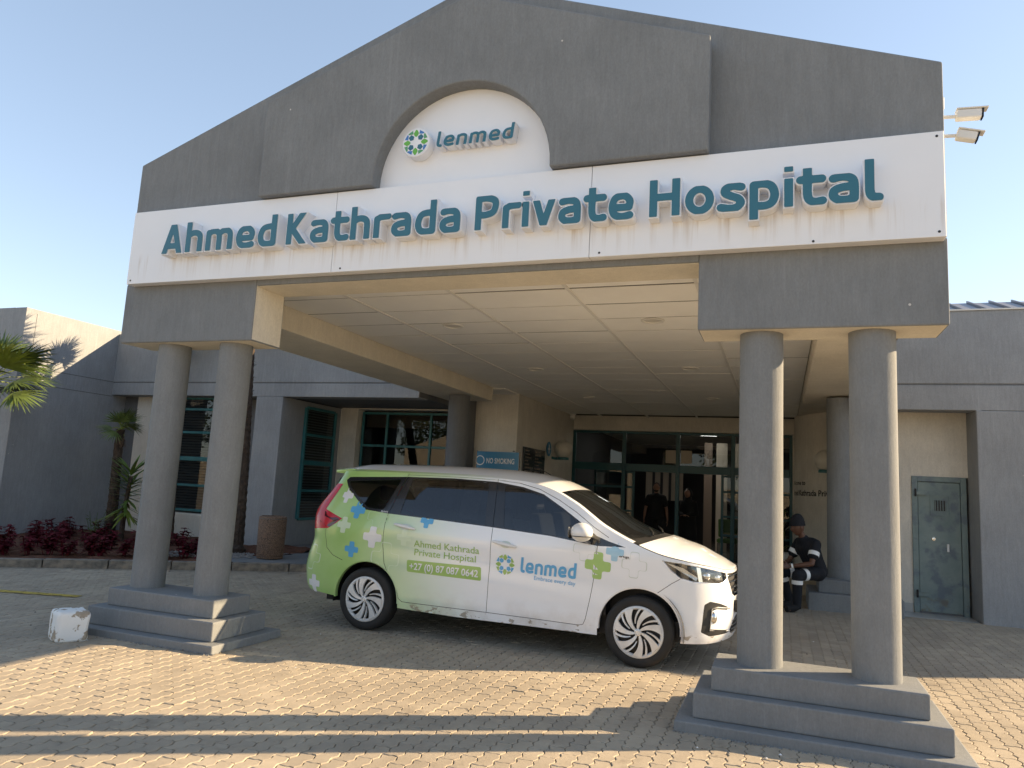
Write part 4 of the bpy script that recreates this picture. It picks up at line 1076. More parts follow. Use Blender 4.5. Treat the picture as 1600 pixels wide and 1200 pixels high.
cp = [(-11.26, 8.24), (-10.85, 7.9), (-10.53, 8.08), (-11.94, 9.16), (-10.38, 8.27), (-12.24, 9.84), (-10.10, 8.35), (-11.83, 9.77), (-12.4, 10.3), (-9.98, 8.63), (-11.9, 10.51), (-9.8, 8.68), (-9.55, 8.85), (-9.32, 9.0),
      (-9.05, 9.12), (-8.80, 9.35), (-10.12, 10.6), (-8.92, 9.68), (-11.42, 8.91), (-8.45, 9.35), (-10.75, 8.6), (-11.0, 9.5), (-10.4, 9.4), (-9.6, 9.7)]
for i, (x, y) in enumerate(cp):
    o = link('bedding_plant', cms[i % 5]); o.location = (x, y, .09); o.rotation_euler = (0, 0, rnd.uniform(0, 6)); s = rnd.uniform(.95, 1.3); o.scale = (s, s, s)
    tag(o, 'dark red leafy bedding plant growing in the red soil behind the kerb', 'bedding plant', 'dark red plants in the bed')

def fan_frond(rg, L=.55, P=.45, mt='frond', n=26, spread=2.3, droop=.25):
    """petiole along +X then a pleated fan of narrow segments, in local space"""
    b = MB(); b.tube([(0, 0, 0), (P * .6, 0, .03), (P, 0, 0)], [.012, .008, .006], 'frond_y', 5, cap=False)
    for k in range(n):
        a = (k / (n - 1) - .5) * spread * 1.15; l = L * (1 - .28 * abs(a / spread) ** 1.5) * rg.uniform(.88, 1.08)
        d = Vector((math.cos(a), math.sin(a), .02 + .08 * (k % 2)))
        leaf_quad(b, (P, 0, 0), d, (0, 0, 1), l, .040 * L / .55, mt, droop * rg.uniform(.5, 1.4), 4)
    return b
def palm(name, label, base, top, r0, r1, crown, L, P, seed, dead=3, mts=('frond', 'frond', 'frond_y'), n=26, trunk=True, dirs=None, shag=True):
    rg = random.Random(seed); t = thing(name, label, 'palm tree', None, base)
    B = Vector(top) - Vector(base)
    if trunk:
        b = MB(); K = max(8, int(B.length / .07)); pts = []; rad = []
        for i in range(K + 1):
            f = i / K; pts.append(B * f + Vector((math.sin(f * 5) * .015, math.cos(f * 4) * .015, 0))); rad.append((r0 + (r1 - r0) * f) * (1 + .10 * ((i % 2) - .5)) * (1.35 if i < 2 else 1))
        b.tube(pts, rad, 'trunk', 12); b.build('trunk', t)
        if shag:
            b = MB()
            for k in range(int(B.length * 95)):
                f = rg.random(); a = rg.uniform(0, 6.28); r = r0 + (r1 - r0) * f
                p = B * f + Vector((math.cos(a), math.sin(a), 0)) * r * .92
                leaf_quad(b, p, (math.cos(a), math.sin(a), rg.uniform(.5, 2.5)), (0, 0, 1), rg.uniform(.04, .11), rg.uniform(.012, .035), rg.choice(['trunk', 'trunk', 'frond_d']), .5)
            tag(b.build('leaf_bases', t), kind='stuff')
    for k in range(crown):
        el = rg.uniform(-.35, 1.25) if dirs is None else dirs[k][1]; az = (2 * math.pi * k * .381966 * 1.0 + rg.uniform(-.2, .2)) if dirs is None else dirs[k][0]
        b = fan_frond(rg, L * rg.uniform(.85, 1.1), P * rg.uniform(.8, 1.15), rg.choice(mts), n, rg.uniform(1.9, 2.5), rg.uniform(.15, .45))
        mx = Matrix.Rotation(az, 4, 'Z') @ Matrix.Rotation(-el, 4, 'Y') @ Matrix.Rotation(rg.uniform(-.5, .5), 4, 'X')
        b.v = [tuple(B + (mx @ Vector(v))) for v in b.v]; b.build('frond', t)
    for k in range(dead):
        b = fan_frond(rg, L * .7, P * .6, 'frond_d', 12, 1.2, .8); mx = Matrix.Rotation(rg.uniform(0, 6.28), 4, 'Z') @ Matrix.Rotation(1.1, 4, 'Y')
        b.v = [tuple(B + Vector((0, 0, -.06)) + (mx @ Vector(v))) for v in b.v]; b.build('dead_frond', t)
    return t
palm('fan_palm', 'bright green fan palm at the left edge of the frame, its fronds catching the sun', (-12.75, 8.55, .1), (-12.66, 8.55, 2.78), .13, .10, 24, .58, .50, 21, 2, ('frond', 'frond', 'frond_y'), 30)
palm('fan_palm', 'small dark fan palm with shaggy trunk in the bed beside the grey wing wall', (-12.05, 10.80, .12), (-11.95, 10.72, 2.17), .105, .072, 15, .30, .17, 5, 4, ('frond',), 20)
palm('fan_palm', 'tall thin palm trunk rising behind the left pair of canopy columns', (-8.72, 10.42, .1), (-9.50, 11.15, 4.9), .115, .085, 18, .75, .55, 9, 5, ('frond',), 26)
palm('fan_palm', 'fan palm hidden behind the leftmost front column, its crown shading the wing wall', (-11.2, 11.45, .1), (-11.42, 11.36, 4.18), .07, .06, 18, .44, .36, 31, 2, ('frond',), 24)
# yucca
t = thing('yucca', 'spiky green yucca with long pointed leaves beside the small palm', 'yucca', None, (-11.35, 10.45, .1)); rg = random.Random(12)
b = MB(); b.tube([(0, 0, 0), (.02, 0, .7), (.05, .02, 1.2)], [.05, .04, .035], 'trunk', 8); b.build('stem', t)
for k in range(120):
    f = rg.uniform(.30, 1.0) ** .8; z = 1.3 * f; a = rg.uniform(0, 6.28); el = -.6 + 1.9 * (f - .3) + rg.uniform(-.3, .3)
    b = MB(); leaf_quad(b, (.05 * f, .01, z), (math.cos(a) * math.cos(el), math.sin(a) * math.cos(el), math.sin(el)), (0, 0, 1), rg.uniform(.42, .66), .055, 'yucca' if f > .5 else 'frond_y', rg.uniform(.0, .25), 4); b.build('leaf', t)
# low weed by the palm foot
b = MB(); rg = random.Random(2)
for k in range(90):
    a = rg.uniform(0, 6.28); r = rg.uniform(0, .22); leaf_quad(b, (r * math.cos(a), r * math.sin(a), rg.uniform(.02, .45)), (math.cos(a), math.sin(a), rg.uniform(-.3, .9)), (0, 0, 1), rg.uniform(.05, .10), .03, 'frond', .3)
for k in range(7):
    a = rg.uniform(0, 6.28); b.tube([(0, 0, 0), (.18 * math.cos(a), .18 * math.sin(a), rg.uniform(.3, .55))], .004, 'frond', 4, cap=False)
o = b.build('weed'); o.location = (-11.75, 10.2, .1); tag(o, 'straggly green weed at the foot of the small palm', 'weed')
# potted fern inside the entrance glass
t = thing('potted_fern', 'dark arching fern in a pot inside the left entrance glass', 'potted plant', None, (-4.35, 18.55, 0)); rg = random.Random(8)
b = MB(); b.lathe([(.0001, 0), (.16, 0), (.22, .4), (.20, .4), (.19, .36), (.0001, .36)], (0, 0, 0), 'plaster_dark', 20); b.build('pot', t, smooth=True)
b = MB()
for k in range(60):
    a = rg.uniform(0, 6.28); el = rg.uniform(.5, 1.45)
    leaf_quad(b, (0, 0, .4 + rg.uniform(0, .6)), (math.cos(a) * math.cos(el), math.sin(a) * math.cos(el), math.sin(el)), (0, 0, 1), rg.uniform(.6, 1.2), .05, 'frond', rg.uniform(.4, .9), 4)
b.build('foliage', t)
# plant in front of the right glass
t = thing('potted_palm', 'thin dark potted palm beside the curved wall right of the doors', 'potted plant', None, (.02, 17.3, 0))
b = MB(); b.lathe([(.0001, 0), (.15, 0), (.2, .38), (.18, .38), (.0001, .34)], (0, 0, 0), 'white', 20); b.build('pot', t, smooth=True)
b = MB()
for k in range(26):
    a = rg.uniform(0, 6.28); el = rg.uniform(.7, 1.45)
    leaf_quad(b, (0, 0, .36 + rg.uniform(0, .8)), (math.cos(a) * math.cos(el), math.sin(a) * math.cos(el), math.sin(el)), (0, 0, 1), rg.uniform(.4, .7), .05, 'frond', rg.uniform(.3, .8), 4)
b.build('foliage', t)
# green chair in the lobby
t = thing('lobby_chair', 'green upholstered chair with thin legs just inside the doors', 'chair', None, (-1.25, 19.4, 0))
b = MB(); b.box(-.25, -.25, .38, .25, .25, .48, 'chair_green'); b.build('seat', t, .03); b = MB(); b.box(-.25, .20, .50, .25, .28, .95, 'chair_green'); b.build('backrest', t, .03)
for x in (-.22, .22):
    for y in (-.22, .22): b = MB(); b.tube([(x, y, 0), (x, y, .38)], .014, 'chrome_soft', 8); b.build('leg', t)

# tiny litter flecks trodden on the court
b = MB(); rg = random.Random(77)
for k in range(150):
    if k < 100: x, y = rg.uniform(-8, 2.5), rg.uniform(2.3, 9.5)
    else: x, y = rg.choice([(-4.9, 4.85), (-.2, 4.75), (.9, 4.95), (-5.9, 5.1)]); x += rg.gauss(0, .35); y += rg.gauss(0, .12)
    r = rg.uniform(.004, .012); stone(b, x, y, .004, r, rg.choice(['gravel', 'white', 'trunk', 'frond_d']), rg)
tag(b.build('litter_flecks'), kind='stuff')
b = MB()
for (x0, x1) in ((-5.975, -4.35), (-.643, 1.059)):
    for k in range(420):
        t = rg.random(); side_ = rg.random()
        if side_ < .6: x, y = x0 + (x1 - x0) * t, 5.035 - abs(rg.gauss(0, .014))
        else: x, y = (x0 - .006 if side_ < .8 else x1 + .006), 5.04 + .9 * t
        stone(b, x, y, .0, rg.uniform(.003, .011), rg.choice(['gravel', 'kerb', 'concrete']), rg)
tag(b.build('mortar_crumbs'), kind='stuff')

# ------------------------------------------------------------------ the car: one side surface S(s, w), mirrored, plus lofted top
def lerp_tab(t,x):
    if x<=t[0][0]: return t[0][1]
    for (a,b),(c,d) in zip(t,t[1:]):
        if x<=c: return b+(d-b)*(x-a)/(c-a)
    return t[-1][1]
def sm(t,x):  # smooth (cosine-free) Catmull-ish via small average
    return (lerp_tab(t,x-.03)+2*lerp_tab(t,x)+lerp_tab(t,x+.03))/4
UF0,UF1,NF=2.62,3.495,2.7
UR0,UR1,NR=-.36,-.925,4.0
def plan_tab():
    P=[]
    N=60
    for i in range(N+1): # rear centre to side
        a=math.pi/2*i/N
        t=math.cos(a)**(2/NR); k=math.sin(a)**(2/NR)
        P.append((UR0+(UR1-UR0)*t,k))
    for i in range(N+1):
        a=math.pi/2*i/N
        t=math.sin(a)**(2/NF); k=math.cos(a)**(2/NF) if a<math.pi/2-1e-9 else 0
        P.append((UF0+(UF1-UF0)*t,k))
    # arc length with s=u on straight
    S=[0.0]
    for p,q in zip(P,P[1:]):
        S.append(S[-1]+math.hypot(q[0]-p[0],(q[1]-p[1])*.86))
    off=UR0-S[N]
    return [s+off for s in S],P
PS,PP=plan_tab()
def plan(s):
    if s<=PS[0]: return PP[0]
    if s>=PS[-1]: return PP[-1]
    import bisect
    i=bisect.bisect_right(PS,s)-1
    f=(s-PS[i])/(PS[i+1]-PS[i]+1e-12)
    a,b=PP[i],PP[i+1]
    return (a[0]+(b[0]-a[0])*f,a[1]+(b[1]-a[1])*f)
VB=[(.18,.828),(.26,.842),(.36,.853),(.46,.850),(.62,.858),(.80,.860),(.93,.867),(1.0,.858),(1.08,.842),(1.2,.80),(1.4,.715),(1.56,.640),(1.62,.60)]
RF=[(.18,.08),(.27,.01),(.40,.0),(.50,.005),(.60,.0),(.70,.0),(.80,.01),(.87,.03),(.95,.10),(1.1,.22),(1.6,.8)]
RR=[(.18,.26),(.30,.12),(.38,.045),(.55,.01),(.70,.05),(.80,.09),(.86,.115),(.95,.10),(1.1,.08),(1.17,.10),(1.41,.28),(1.5,.33),(1.62,.37)]
def surf(s,w):
    u,k=plan(s)
    v=sm(VB,w)
    # falling crease below the handles
    wc=1.03-.10*s
    d=w-wc
    if 0<s<3.2 and -.3<d<0: 
        e=min(1,s/.3)*min(1,(3.2-s)/.5)
        v-=.011*e*math.sin(math.pi*(-d)/.3)**2
    kk=k
    uu=u
    if u>UF0:
        t=(u-UF0)/(UF1-UF0); uu=u-sm(RF,w)*t*t
    elif u<UR0:
        t=(UR0-u)/(UR0-UR1); uu=u+sm(RR,w)*t**1.0
    return uu,kk*v,w
PMAX = PS[-1]; PMIN = PS[0]
def surfn(s, w, off=0.0):
    """point on the near side (local y negative), pushed out by off along the normal"""
    a = surf(s, w); p = Vector((a[0], -a[1], a[2]))
    if off:
        e = .01; b1 = surf(min(s + e, PMAX), w); b0 = surf(max(s - e, PMIN), w); c1 = surf(s, w + e); c0 = surf(s, w - e)
        tu = Vector((b1[0] - b0[0], -(b1[1] - b0[1]), 0)); tw = Vector((c1[0] - c0[0], -(c1[1] - c0[1]), 2 * e))
        n = tu.cross(tw)
        if n.length > 1e-9: p += n.normalized() * off
    return p
TOP = [(-1.8, 1.565), (-.60, 1.555), (-.2, 1.562), (.3, 1.568), (.8, 1.568), (1.27, 1.560), (1.55, 1.545), (1.70, 1.522), (1.82, 1.490), (1.93, 1.448), (2.12, 1.352), (2.36, 1.190), (2.52, 1.112), (2.64, 1.060), (2.78, 1.005), (2.94, .958), (3.25, .905), (3.6, .850), (4.2, .838)]
def topw(s): return (lerp_tab(TOP, s - .05) + 2 * lerp_tab(TOP, s) + lerp_tab(TOP, s + .05)) / 4
def inpoly(pt, poly):
    x, y = pt; c = False; n = len(poly); j = n - 1
    for i in range(n):
        xi, yi = poly[i]; xj, yj = poly[j]
        if (yi > y) != (yj > y) and x < (xj - xi) * (y - yi) / (yj - yi) + xi: c = not c
        j = i
    return c
def dens(poly, d=.03, closed=True):
    out = []; n = len(poly)
    for i in range(n if closed else n - 1):
        a, b_ = poly[i], poly[(i + 1) % n]; k = max(1, int(math.hypot(b_[0] - a[0], b_[1] - a[1]) / d))
        for q in range(k): out.append((a[0] + (b_[0] - a[0]) * q / k, a[1] + (b_[1] - a[1]) * q / k))
    if not closed: out.append(poly[-1])
    return out
def rnd_poly(poly, r=.02, seg=4):
    out = []; n = len(poly)
    for i in range(n):
        p = Vector(poly[i]); a = Vector(poly[i - 1]); c = Vector(poly[(i + 1) % n])
        da = (a - p); dc = (c - p); q = min(r, da.length * .45, dc.length * .45)
        p0 = p + da.normalized() * q; p1 = p + dc.normalized() * q
        for k in range(seg + 1):
            t = k / seg; out.append(tuple(p0 * (1 - t) ** 2 + p * 2 * t * (1 - t) + p1 * t * t))
    return out
def strip(line, w=.0045):
    """thin polygon round an open line: a shut gap"""
    L = []; Rr = []; n = len(line)
    for i in range(n):
        a = Vector(line[max(i - 1, 0)]); c = Vector(line[min(i + 1, n - 1)]); d = (c - a).normalized(); nn = Vector((-d.y, d.x)) * w * .5; p = Vector(line[i])
        L.append(tuple(p + nn)); Rr.append(tuple(p - nn))
    return L + Rr[::-1]
AR, AZ, AX = .366, .31, (-.005, 2.728)
def arc(cx, a0, a1, n=26): return [(cx + AR * math.cos(R(a0 + (a1 - a0) * i / n)), AZ + AR * math.sin(R(a0 + (a1 - a0) * i / n))) for i in range(n + 1)]
outline = [(PMIN, .34), (-.85, .335), (-.62, .322), (AX[0] - AR, .300)] + arc(AX[0], 180, 0)[1:-1] + [(AX[0] + AR, .29), (AX[0] + AR, .252), (.98, .236), (1.93, .236), (AX[1] - AR, .232), (AX[1] - AR, .29)] \
    + arc(AX[1], 180, 0)[1:-1] + [(AX[1] + AR, .29), (AX[1] + AR, .236), (3.354, .234), (3.58, .247), (PMAX - .002, .262)]
ss = [PMAX - .002 - (PMAX - PMIN - .002) * i / 170 for i in range(171)]
outline += [(s, topw(s)) for s in ss]
band = [(-.52, 1.462), (-.47, 1.494), (.0, 1.515), (.3, 1.529), (.8, 1.537), (1.27, 1.524), (1.55, 1.487), (1.768, 1.430), (1.978, 1.314), (2.18, 1.190), (2.33, 1.088), (2.44, 1.05), (2.60, 1.008), (2.34, 1.002), (1.896, 1.056), (1.319, 1.094), (.8, 1.122), (.177, 1.151), (-.11, 1.175), (-.327, 1.34)]
g_quarter = rnd_poly([(-.425, 1.452), (.215, 1.496), (.105, 1.185), (-.085, 1.198), (-.30, 1.352)], .02)
g_rear = rnd_poly([(.345, 1.512), (.8, 1.521), (1.185, 1.512), (1.235, 1.112), (.8, 1.136), (.300, 1.160)], .025)
g_front = rnd_poly([(1.36, 1.497), (1.55, 1.468), (1.768, 1.408), (1.978, 1.293), (2.14, 1.195), (2.20, 1.120), (2.19, 1.046), (1.896, 1.069), (1.43, 1.098)], .02)
taill = [(-.565, 1.42), (-.617, 1.153), (-.345, 1.07), (-.42, 1.02), (-.526, .963), (-.80, .944), (-1.02, .95), (-1.02, 1.08), (-.90, 1.16), (-.76, 1.42)]
headl = [(2.93, .921), (3.10, .906), (3.254, .886), (3.43, .858), (3.60, .826), (3.60, .775), (3.53, .745), (3.465, .738), (3.197, .753), (3.078, .778), (2.997, .84)]
grille = [(3.625, .822), (PMAX - .004, .815), (PMAX - .004, .61), (3.80, .612), (3.717, .638), (3.66, .72), (3.625, .775)]
fogs = rnd_poly([(3.30, .565), (3.36, .592), (3.48, .572), (3.62, .535), (3.615, .508), (3.44, .525), (3.395, .515), (3.365, .36), (3.62, .338), (3.63, .312), (3.36, .300), (3.27, .335)], .012)
lowgr = [(3.66, .325), (3.74, .395), (3.84, .43), (PMAX - .004, .44), (PMAX - .004, .31), (3.72, .295)]
gaps = [
    [(.283, 1.5635), (.267, 1.521), (.172, 1.153), (.160, 1.059), (.157, .851), (.188, .667), (.235, .575), (.309, .48), (.345, .42), (.37, .345), (.41, .318), (.463, .316), (.9, .314), (1.304, .313)],
    [(1.271, 1.556), (1.30, 1.3), (1.32, 1.088), (1.318, .911), (1.304, .313)],
    [(2.345, 1.06), (2.343, 1.002), (2.329, .783), (2.292, .546), (2.255, .36), (2.235, .312), (2.195, .300), (1.8, .307), (1.304, .313)],
    [(.267, 1.548), (.6, 1.552), (1.0, 1.549), (1.27, 1.542), (1.5, 1.524), (1.72, 1.475), (1.93, 1.385), (2.12, 1.280), (2.30, 1.160), (2.44, 1.082)],
    [(3.078, .775), (3.00, .73), (2.885, .645)],
    [(-.555, .962), (-.56, .90), (-.513, .768), (-.42, .70), (-.294, .657)],
]
regions = [('gap', strip(dens(g, .05, False), .0048)) for g in gaps]
regions += [('window_quarter', g_quarter), ('window_rear', g_rear), ('window_front', g_front), ('band', band), ('tail', taill), ('head', headl), ('grille', grille), ('fog', fogs), ('low', lowgr)]
dfront = gaps[1][::-1][:-1] + [(1.271, 1.542), (1.5, 1.524), (1.72, 1.475), (1.93, 1.385), (2.12, 1.280), (2.30, 1.160), (2.40, 1.10)] + gaps[2]
drear = [(1.271, 1.545), (1.30, 1.3), (1.32, 1.088), (1.318, .911), (1.304, .313)] + gaps[0][::-1][:-1] + [(.267, 1.548), (.6, 1.552), (1.0, 1.549)]
polys = [dens(outline, .03)] + [dens(p, .03) if k != 'gap' else p for k, p in regions]
verts = []; edges = []
for p in polys:
    b0 = len(verts); n = len(p); verts += [Vector(q) for q in p]; edges += [(b0 + i, b0 + (i + 1) % n) for i in range(n)]
gs = .038
i0, i1 = int(PMIN / gs) - 1, int(PMAX / gs) + 1
od = polys[0]
for i in range(i0, i1 + 1):
    for j in range(6, 44):
        q = (i * gs + .003 + (.5 * gs if j % 2 else 0), j * gs)
        if inpoly(q, od): verts.append(Vector(q))
V2, E2, F2, *_ = delaunay_2d_cdt(verts, edges, [], 0, 1e-6)
V2 = [tuple(v) for v in V2]
groups = {}
for f in F2:
    c = (sum(V2[i][0] for i in f) / 3, sum(V2[i][1] for i in f) / 3)
    if not inpoly(c, od): continue
    key = None
    for k, p in regions:
        if inpoly(c, p): key = k; break
    if key is None:
        key = 'front_door' if inpoly(c, dfront) else 'rear_door' if inpoly(c, drear) else 'bumper_front' if c[0] > 3.0 and c[1] < .86 and (c[0] - 2.885) * .62 > (c[1] - .645) else 'body'
    groups.setdefault(key, []).append(f)

car = thing('parked_car', 'white seven seat people carrier with green and blue cross livery parked under the canopy', 'car', None, (-3.87631, 7.44996, 0), math.atan2(-.01021919, .99994778))
def patch(tris, off=0.0, mirror=False, mt='car', flipn=False):
    idx = {}; vs = []; fs = []
    for f in tris:
        t = []
        for i in f:
            if i not in idx:
                idx[i] = len(vs); p = surfn(V2[i][0], V2[i][1], off); vs.append((p.x, -p.y if mirror else p.y, p.z))
            t.append(idx[i])
        fs.append(t[::-1] if mirror else t)
    return vs, fs
def pbuild(name, keyslist, parent, mt, off=0.0, sides=(0, 1), smooth=True):
    b = MB()
    for k in keyslist:
        for sd_ in sides:
            v, f = patch(groups.get(k, []), off, bool(sd_)); b.add(v, f, mt)
    me = b.mesh(name)
    bm = bmesh.new(); bm.from_mesh(me); bmesh.ops.remove_doubles(bm, verts=bm.verts, dist=.0006); bmesh.ops.recalc_face_normals(bm, faces=bm.faces) if False else None
    for f in bm.faces: f.smooth = smooth
    bm.to_mesh(me); bm.free(); return link(name, me, parent)
body = pbuild('body', ['body', 'bumper_front'], car, 'car')
# rolled wheel-arch lips
for sd_ in (0, 1):
    for cx in AX:
        b = MB(); A = arc(cx, 183, -3, 30); vs = []
        for (s, w) in A:
            p = surfn(s, w); q = Vector(p); q.y += .05
            d = Vector((cx - s, 0, AZ - w)).normalized() * .012
            vs += [p, p + d + Vector((0, .006, 0)), q + d]
        n = len(A); fs = [(3 * i, 3 * i + 1, 3 * i + 4, 3 * i + 3) for i in range(n - 1)] + [(3 * i + 1, 3 * i + 2, 3 * i + 5, 3 * i + 4) for i in range(n - 1)]
        if sd_: vs = [Vector((v.x, -v.y, v.z)) for v in vs]; fs = [f[::-1] for f in fs]
        b.add(vs, fs, 'car'); b.build('arch_lip', body, smooth=True)
for sd_ in (0, 1):
    dr = pbuild('front_door', ['front_door'], car, 'car', sides=(sd_,)); gl = pbuild('window', ['window_front'], dr, 'car_glass', -.006, (sd_,))
    dr2 = pbuild('rear_door', ['rear_door'], car, 'car', sides=(sd_,)); gl2 = pbuild('window', ['window_rear'], dr2, 'car_glass', -.006, (sd_,))
    pbuild('quarter_window', ['window_quarter'], car, 'car_glass', -.006, (sd_,))
    pbuild('pillar_trim', ['band'], car, 'trim', -.002, (sd_,))
    # handles
    for d_, s0, w0 in ((dr2, .388, 1.036), (dr, 1.458, .950)):
        b = MB(); pts = []
        for k in range(9):
            t = k / 8; s = s0 - .118 + .236 * t; w = w0 + (.5 - t) * .035
            pts.append(surfn(s, w, .028 if 0 < k < 8 else .006))
        if sd_: pts = [Vector((p.x, -p.y, p.z)) for p in pts]
        b.tube(pts, [.010, .014, .016, .017, .017, .017, .016, .014, .010], 'car_white', 10); b.build('handle', d_, smooth=True)
        b = MB(); c = surfn(s0 + .01, w0, .0022); rows = []
        N = 20; ring = [surfn(s0 + .01 + .055 * math.cos(2 * math.pi * k / N), w0 - .002 + .032 * math.sin(2 * math.pi * k / N), .0022) for k in range(N)]
        if sd_: ring = [Vector((p.x, -p.y, p.z)) for p in ring][::-1]
        b.add(ring, [list(range(N))], 'car_grey'); b.build('handle_recess', d_)
    # lamps
    tl = pbuild('tail_light', ['tail'], car, 'red_lamp', .002, (sd_,))
    for pts in ([(-.50, .975), (-.375, 1.062), (-.62, 1.13), (-.60, 1.08), (-.47, 1.045), (-.55, .99)], [(-.82, .96), (-.56, .985), (-.66, 1.03), (-.88, 1.02)]):
        b = MB(); q = [surfn(s, w, .0045) for s, w in pts]
        if sd_: q = [Vector((p.x, -p.y, p.z)) for p in q][::-1]
        b.add(q, [list(range(len(q)))], 'red_dark'); b.build('lamp_segment', tl)
    hl = pbuild('headlight', ['head'], car, 'lamp_glass', .003, (sd_,))
    pbuild('housing', ['head'], hl, 'trim', -.06, (sd_,)); 
    b = MB()   # bright surround, bowl, lens and running light
    def P3(s, w, o): p = surfn(s, w, o); return Vector((p.x, -p.y if sd_ else p.y, p.z))
    b.tube([P3(s, w, -.004) for s, w in headl + headl[:1]], .006, 'chrome_soft', 6)
    b.build('surround', hl, smooth=True)
    b = MB(); b.ball(tuple(P3(3.36, .805, -.055)), .046, 'chrome', 10, (1.0, 1.0, .92)); b.ball(tuple(P3(3.50, .790, -.045)), .033, 'chrome', 8); b.build('reflector', hl, smooth=True)
    b = MB(); b.add([P3(2.96, .905, -.012), P3(3.10, .83, -.03), P3(3.225, .762, -.012), P3(3.245, .79, -.012), P3(3.12, .865, -.03)], [(0, 1, 4), (1, 2, 3, 4)] if not sd_ else [(4, 1, 0), (4, 3, 2, 1)], 'chrome_soft')
    b.add([P3(3.25, .755, -.01), P3(3.29, .755, -.012), P3(3.285, .875, -.012), P3(3.245, .88, -.01)], [(0, 1, 2, 3)] if not sd_ else [(3, 2, 1, 0)], 'chrome'); b.build('running_light', hl)
    fg = pbuild('fog_lamp_surround', ['fog'], car, 'black', -.003, (sd_,))
    b = MB(); c = P3(3.405, .455, -.006)
    b.ball(tuple(c), .048, 'chrome', 10, (.7, .7, 1.1)); b.build('fog_lamp', fg, smooth=True)
    b = MB(); b.tube([P3(s, w, .002) for s, w in [(3.66, .52), (3.45, .538), (3.385, .53), (3.36, .35), (3.66, .325)]], .007, 'chrome_soft', 6); b.build('chrome_strip', fg, smooth=True)
    # mirror
    b = MB(); sg = -1 if sd_ == 0 else 1
    b.ball((2.225, sg * .975, 1.118), .1, 'car_white', 12, (1.0, 1.05, .84)); b.tube([(2.27, sg * .84, 1.035), (2.245, sg * .93, 1.065)], [.03, .035], 'trim', 10)
    mr = b.build('mirror', car, smooth=True)
    b = MB(); b.add([(2.122, sg * (.975 + .085 * math.cos(2 * math.pi * k / 20)), 1.115 + .062 * math.sin(2 * math.pi * k / 20)) for k in range(20)], [list(range(20))], 'chrome'); b.build('mirror_glass', mr)
    b = MB(); b.tube([(2.225 + .101 * math.cos(a), sg * (.975 + .106 * math.sin(a)), 1.085) for a in [R(x) for x in range(-60, 150, 10)]], .0035, 'black', 6); b.build('mirror_trim', mr)
pbuild('lower_grille', ['low'], car, 'black', -.012)
gr = pbuild('grille', ['grille'], car, 'black', -.030)
for k in range(4):
    b = MB()
    for sg in (-1, 1):
        pts = []
        for s in [3.645 + (PMAX - 3.645) * i / 14 for i in range(15)]:
            w = .800 - k * .052
            if k == 3 and s < 3.72: continue
            p = surfn(s + (.012 * k), w, -.004) if s + .012 * k < PMAX else surfn(PMAX - .001, w, -.004); pts.append((p.x, p.y * (-sg) if sg > 0 else p.y * 1.0, p.z))
        b.tube(pts, .0085, 'chrome', 8)
    b.build('grille_bar', gr, smooth=True)
b = MB()
for sg in (-1, 1):
    for k in range(3):
        b.tube([(surfn(s, .335 + k * .035, .0).x, surfn(s, .335 + k * .035).y * sg, .335 + k * .035) for s in [3.72 + (PMAX - 3.72) * i / 10 for i in range(11)]], .006, 'chrome_soft', 6)
b.build('lower_grille_bar', car, smooth=True)
b = MB(); b.box(3.488, -.26, .47, 3.506, .26, .58, 'trim'); b.build('number_plate', car, .003)
# top: roof, windscreen, bonnet lofted between the two sides
CRN = [(-1.7, .02), (-.9, .075), (-.5, .098), (.5, .105), (1.3, .098), (1.6, .085), (1.9, .040), (2.2, .028), (2.60, .030), (2.72, .062), (2.8, .078), (3.0, .092), (3.15, .084), (3.3, .058), (3.5, .034), (3.7, .018), (4.1, .004)]
BOW = [(1.45, 0), (1.9, .06), (2.3, .12), (2.64, .17), (2.72, .16), (3.0, .08), (3.3, .02), (3.6, 0)]
def toploft(name, s0, s1, q0, mt, parent, ns=50, nq=14, off=0.0, q1=0.0, both=True, qf=None):
    b = MB(); cols = []
    for i in range(ns + 1):
        s = s0 + (s1 - s0) * i / ns; B_ = surf(s, topw(s)); cr = sm(CRN, s); bo = sm(BOW, s); row = []
        lim = q0 if qf is None else qf(s)
        for j in range(-nq, nq + 1):
            q = lim * j / nq
            row.append((B_[0] + bo * (1 - q * q), B_[1] * q, B_[2] + cr * (1 - abs(q) ** 2.4) + off - (0 if abs(q) < .999 else 0)))
        cols.append(row)
    W = 2 * nq + 1; vs = [p for r in cols for p in r]; fs = []
    for i in range(ns):
        for j in range(W - 1): fs.append((i * W + j, (i + 1) * W + j, (i + 1) * W + j + 1, i * W + j + 1))
    b.add(vs, fs, mt); o = b.build(name, parent); 
    for p in o.data.polygons: p.use_smooth = True
    return o
toploft('roof', PMIN + .002, 1.915, 1.0, 'car', car, 80, 16)
ws = toploft('windscreen', 1.935, 2.60, .925, 'windscreen', car, 26, 14, -.006)
toploft('cowl', 2.605, 2.70, .96, 'black', car, 6, 14, -.004)
bon = toploft('bonnet', 2.708, PMAX - .02, .985, 'car', car, 60, 16, .002)
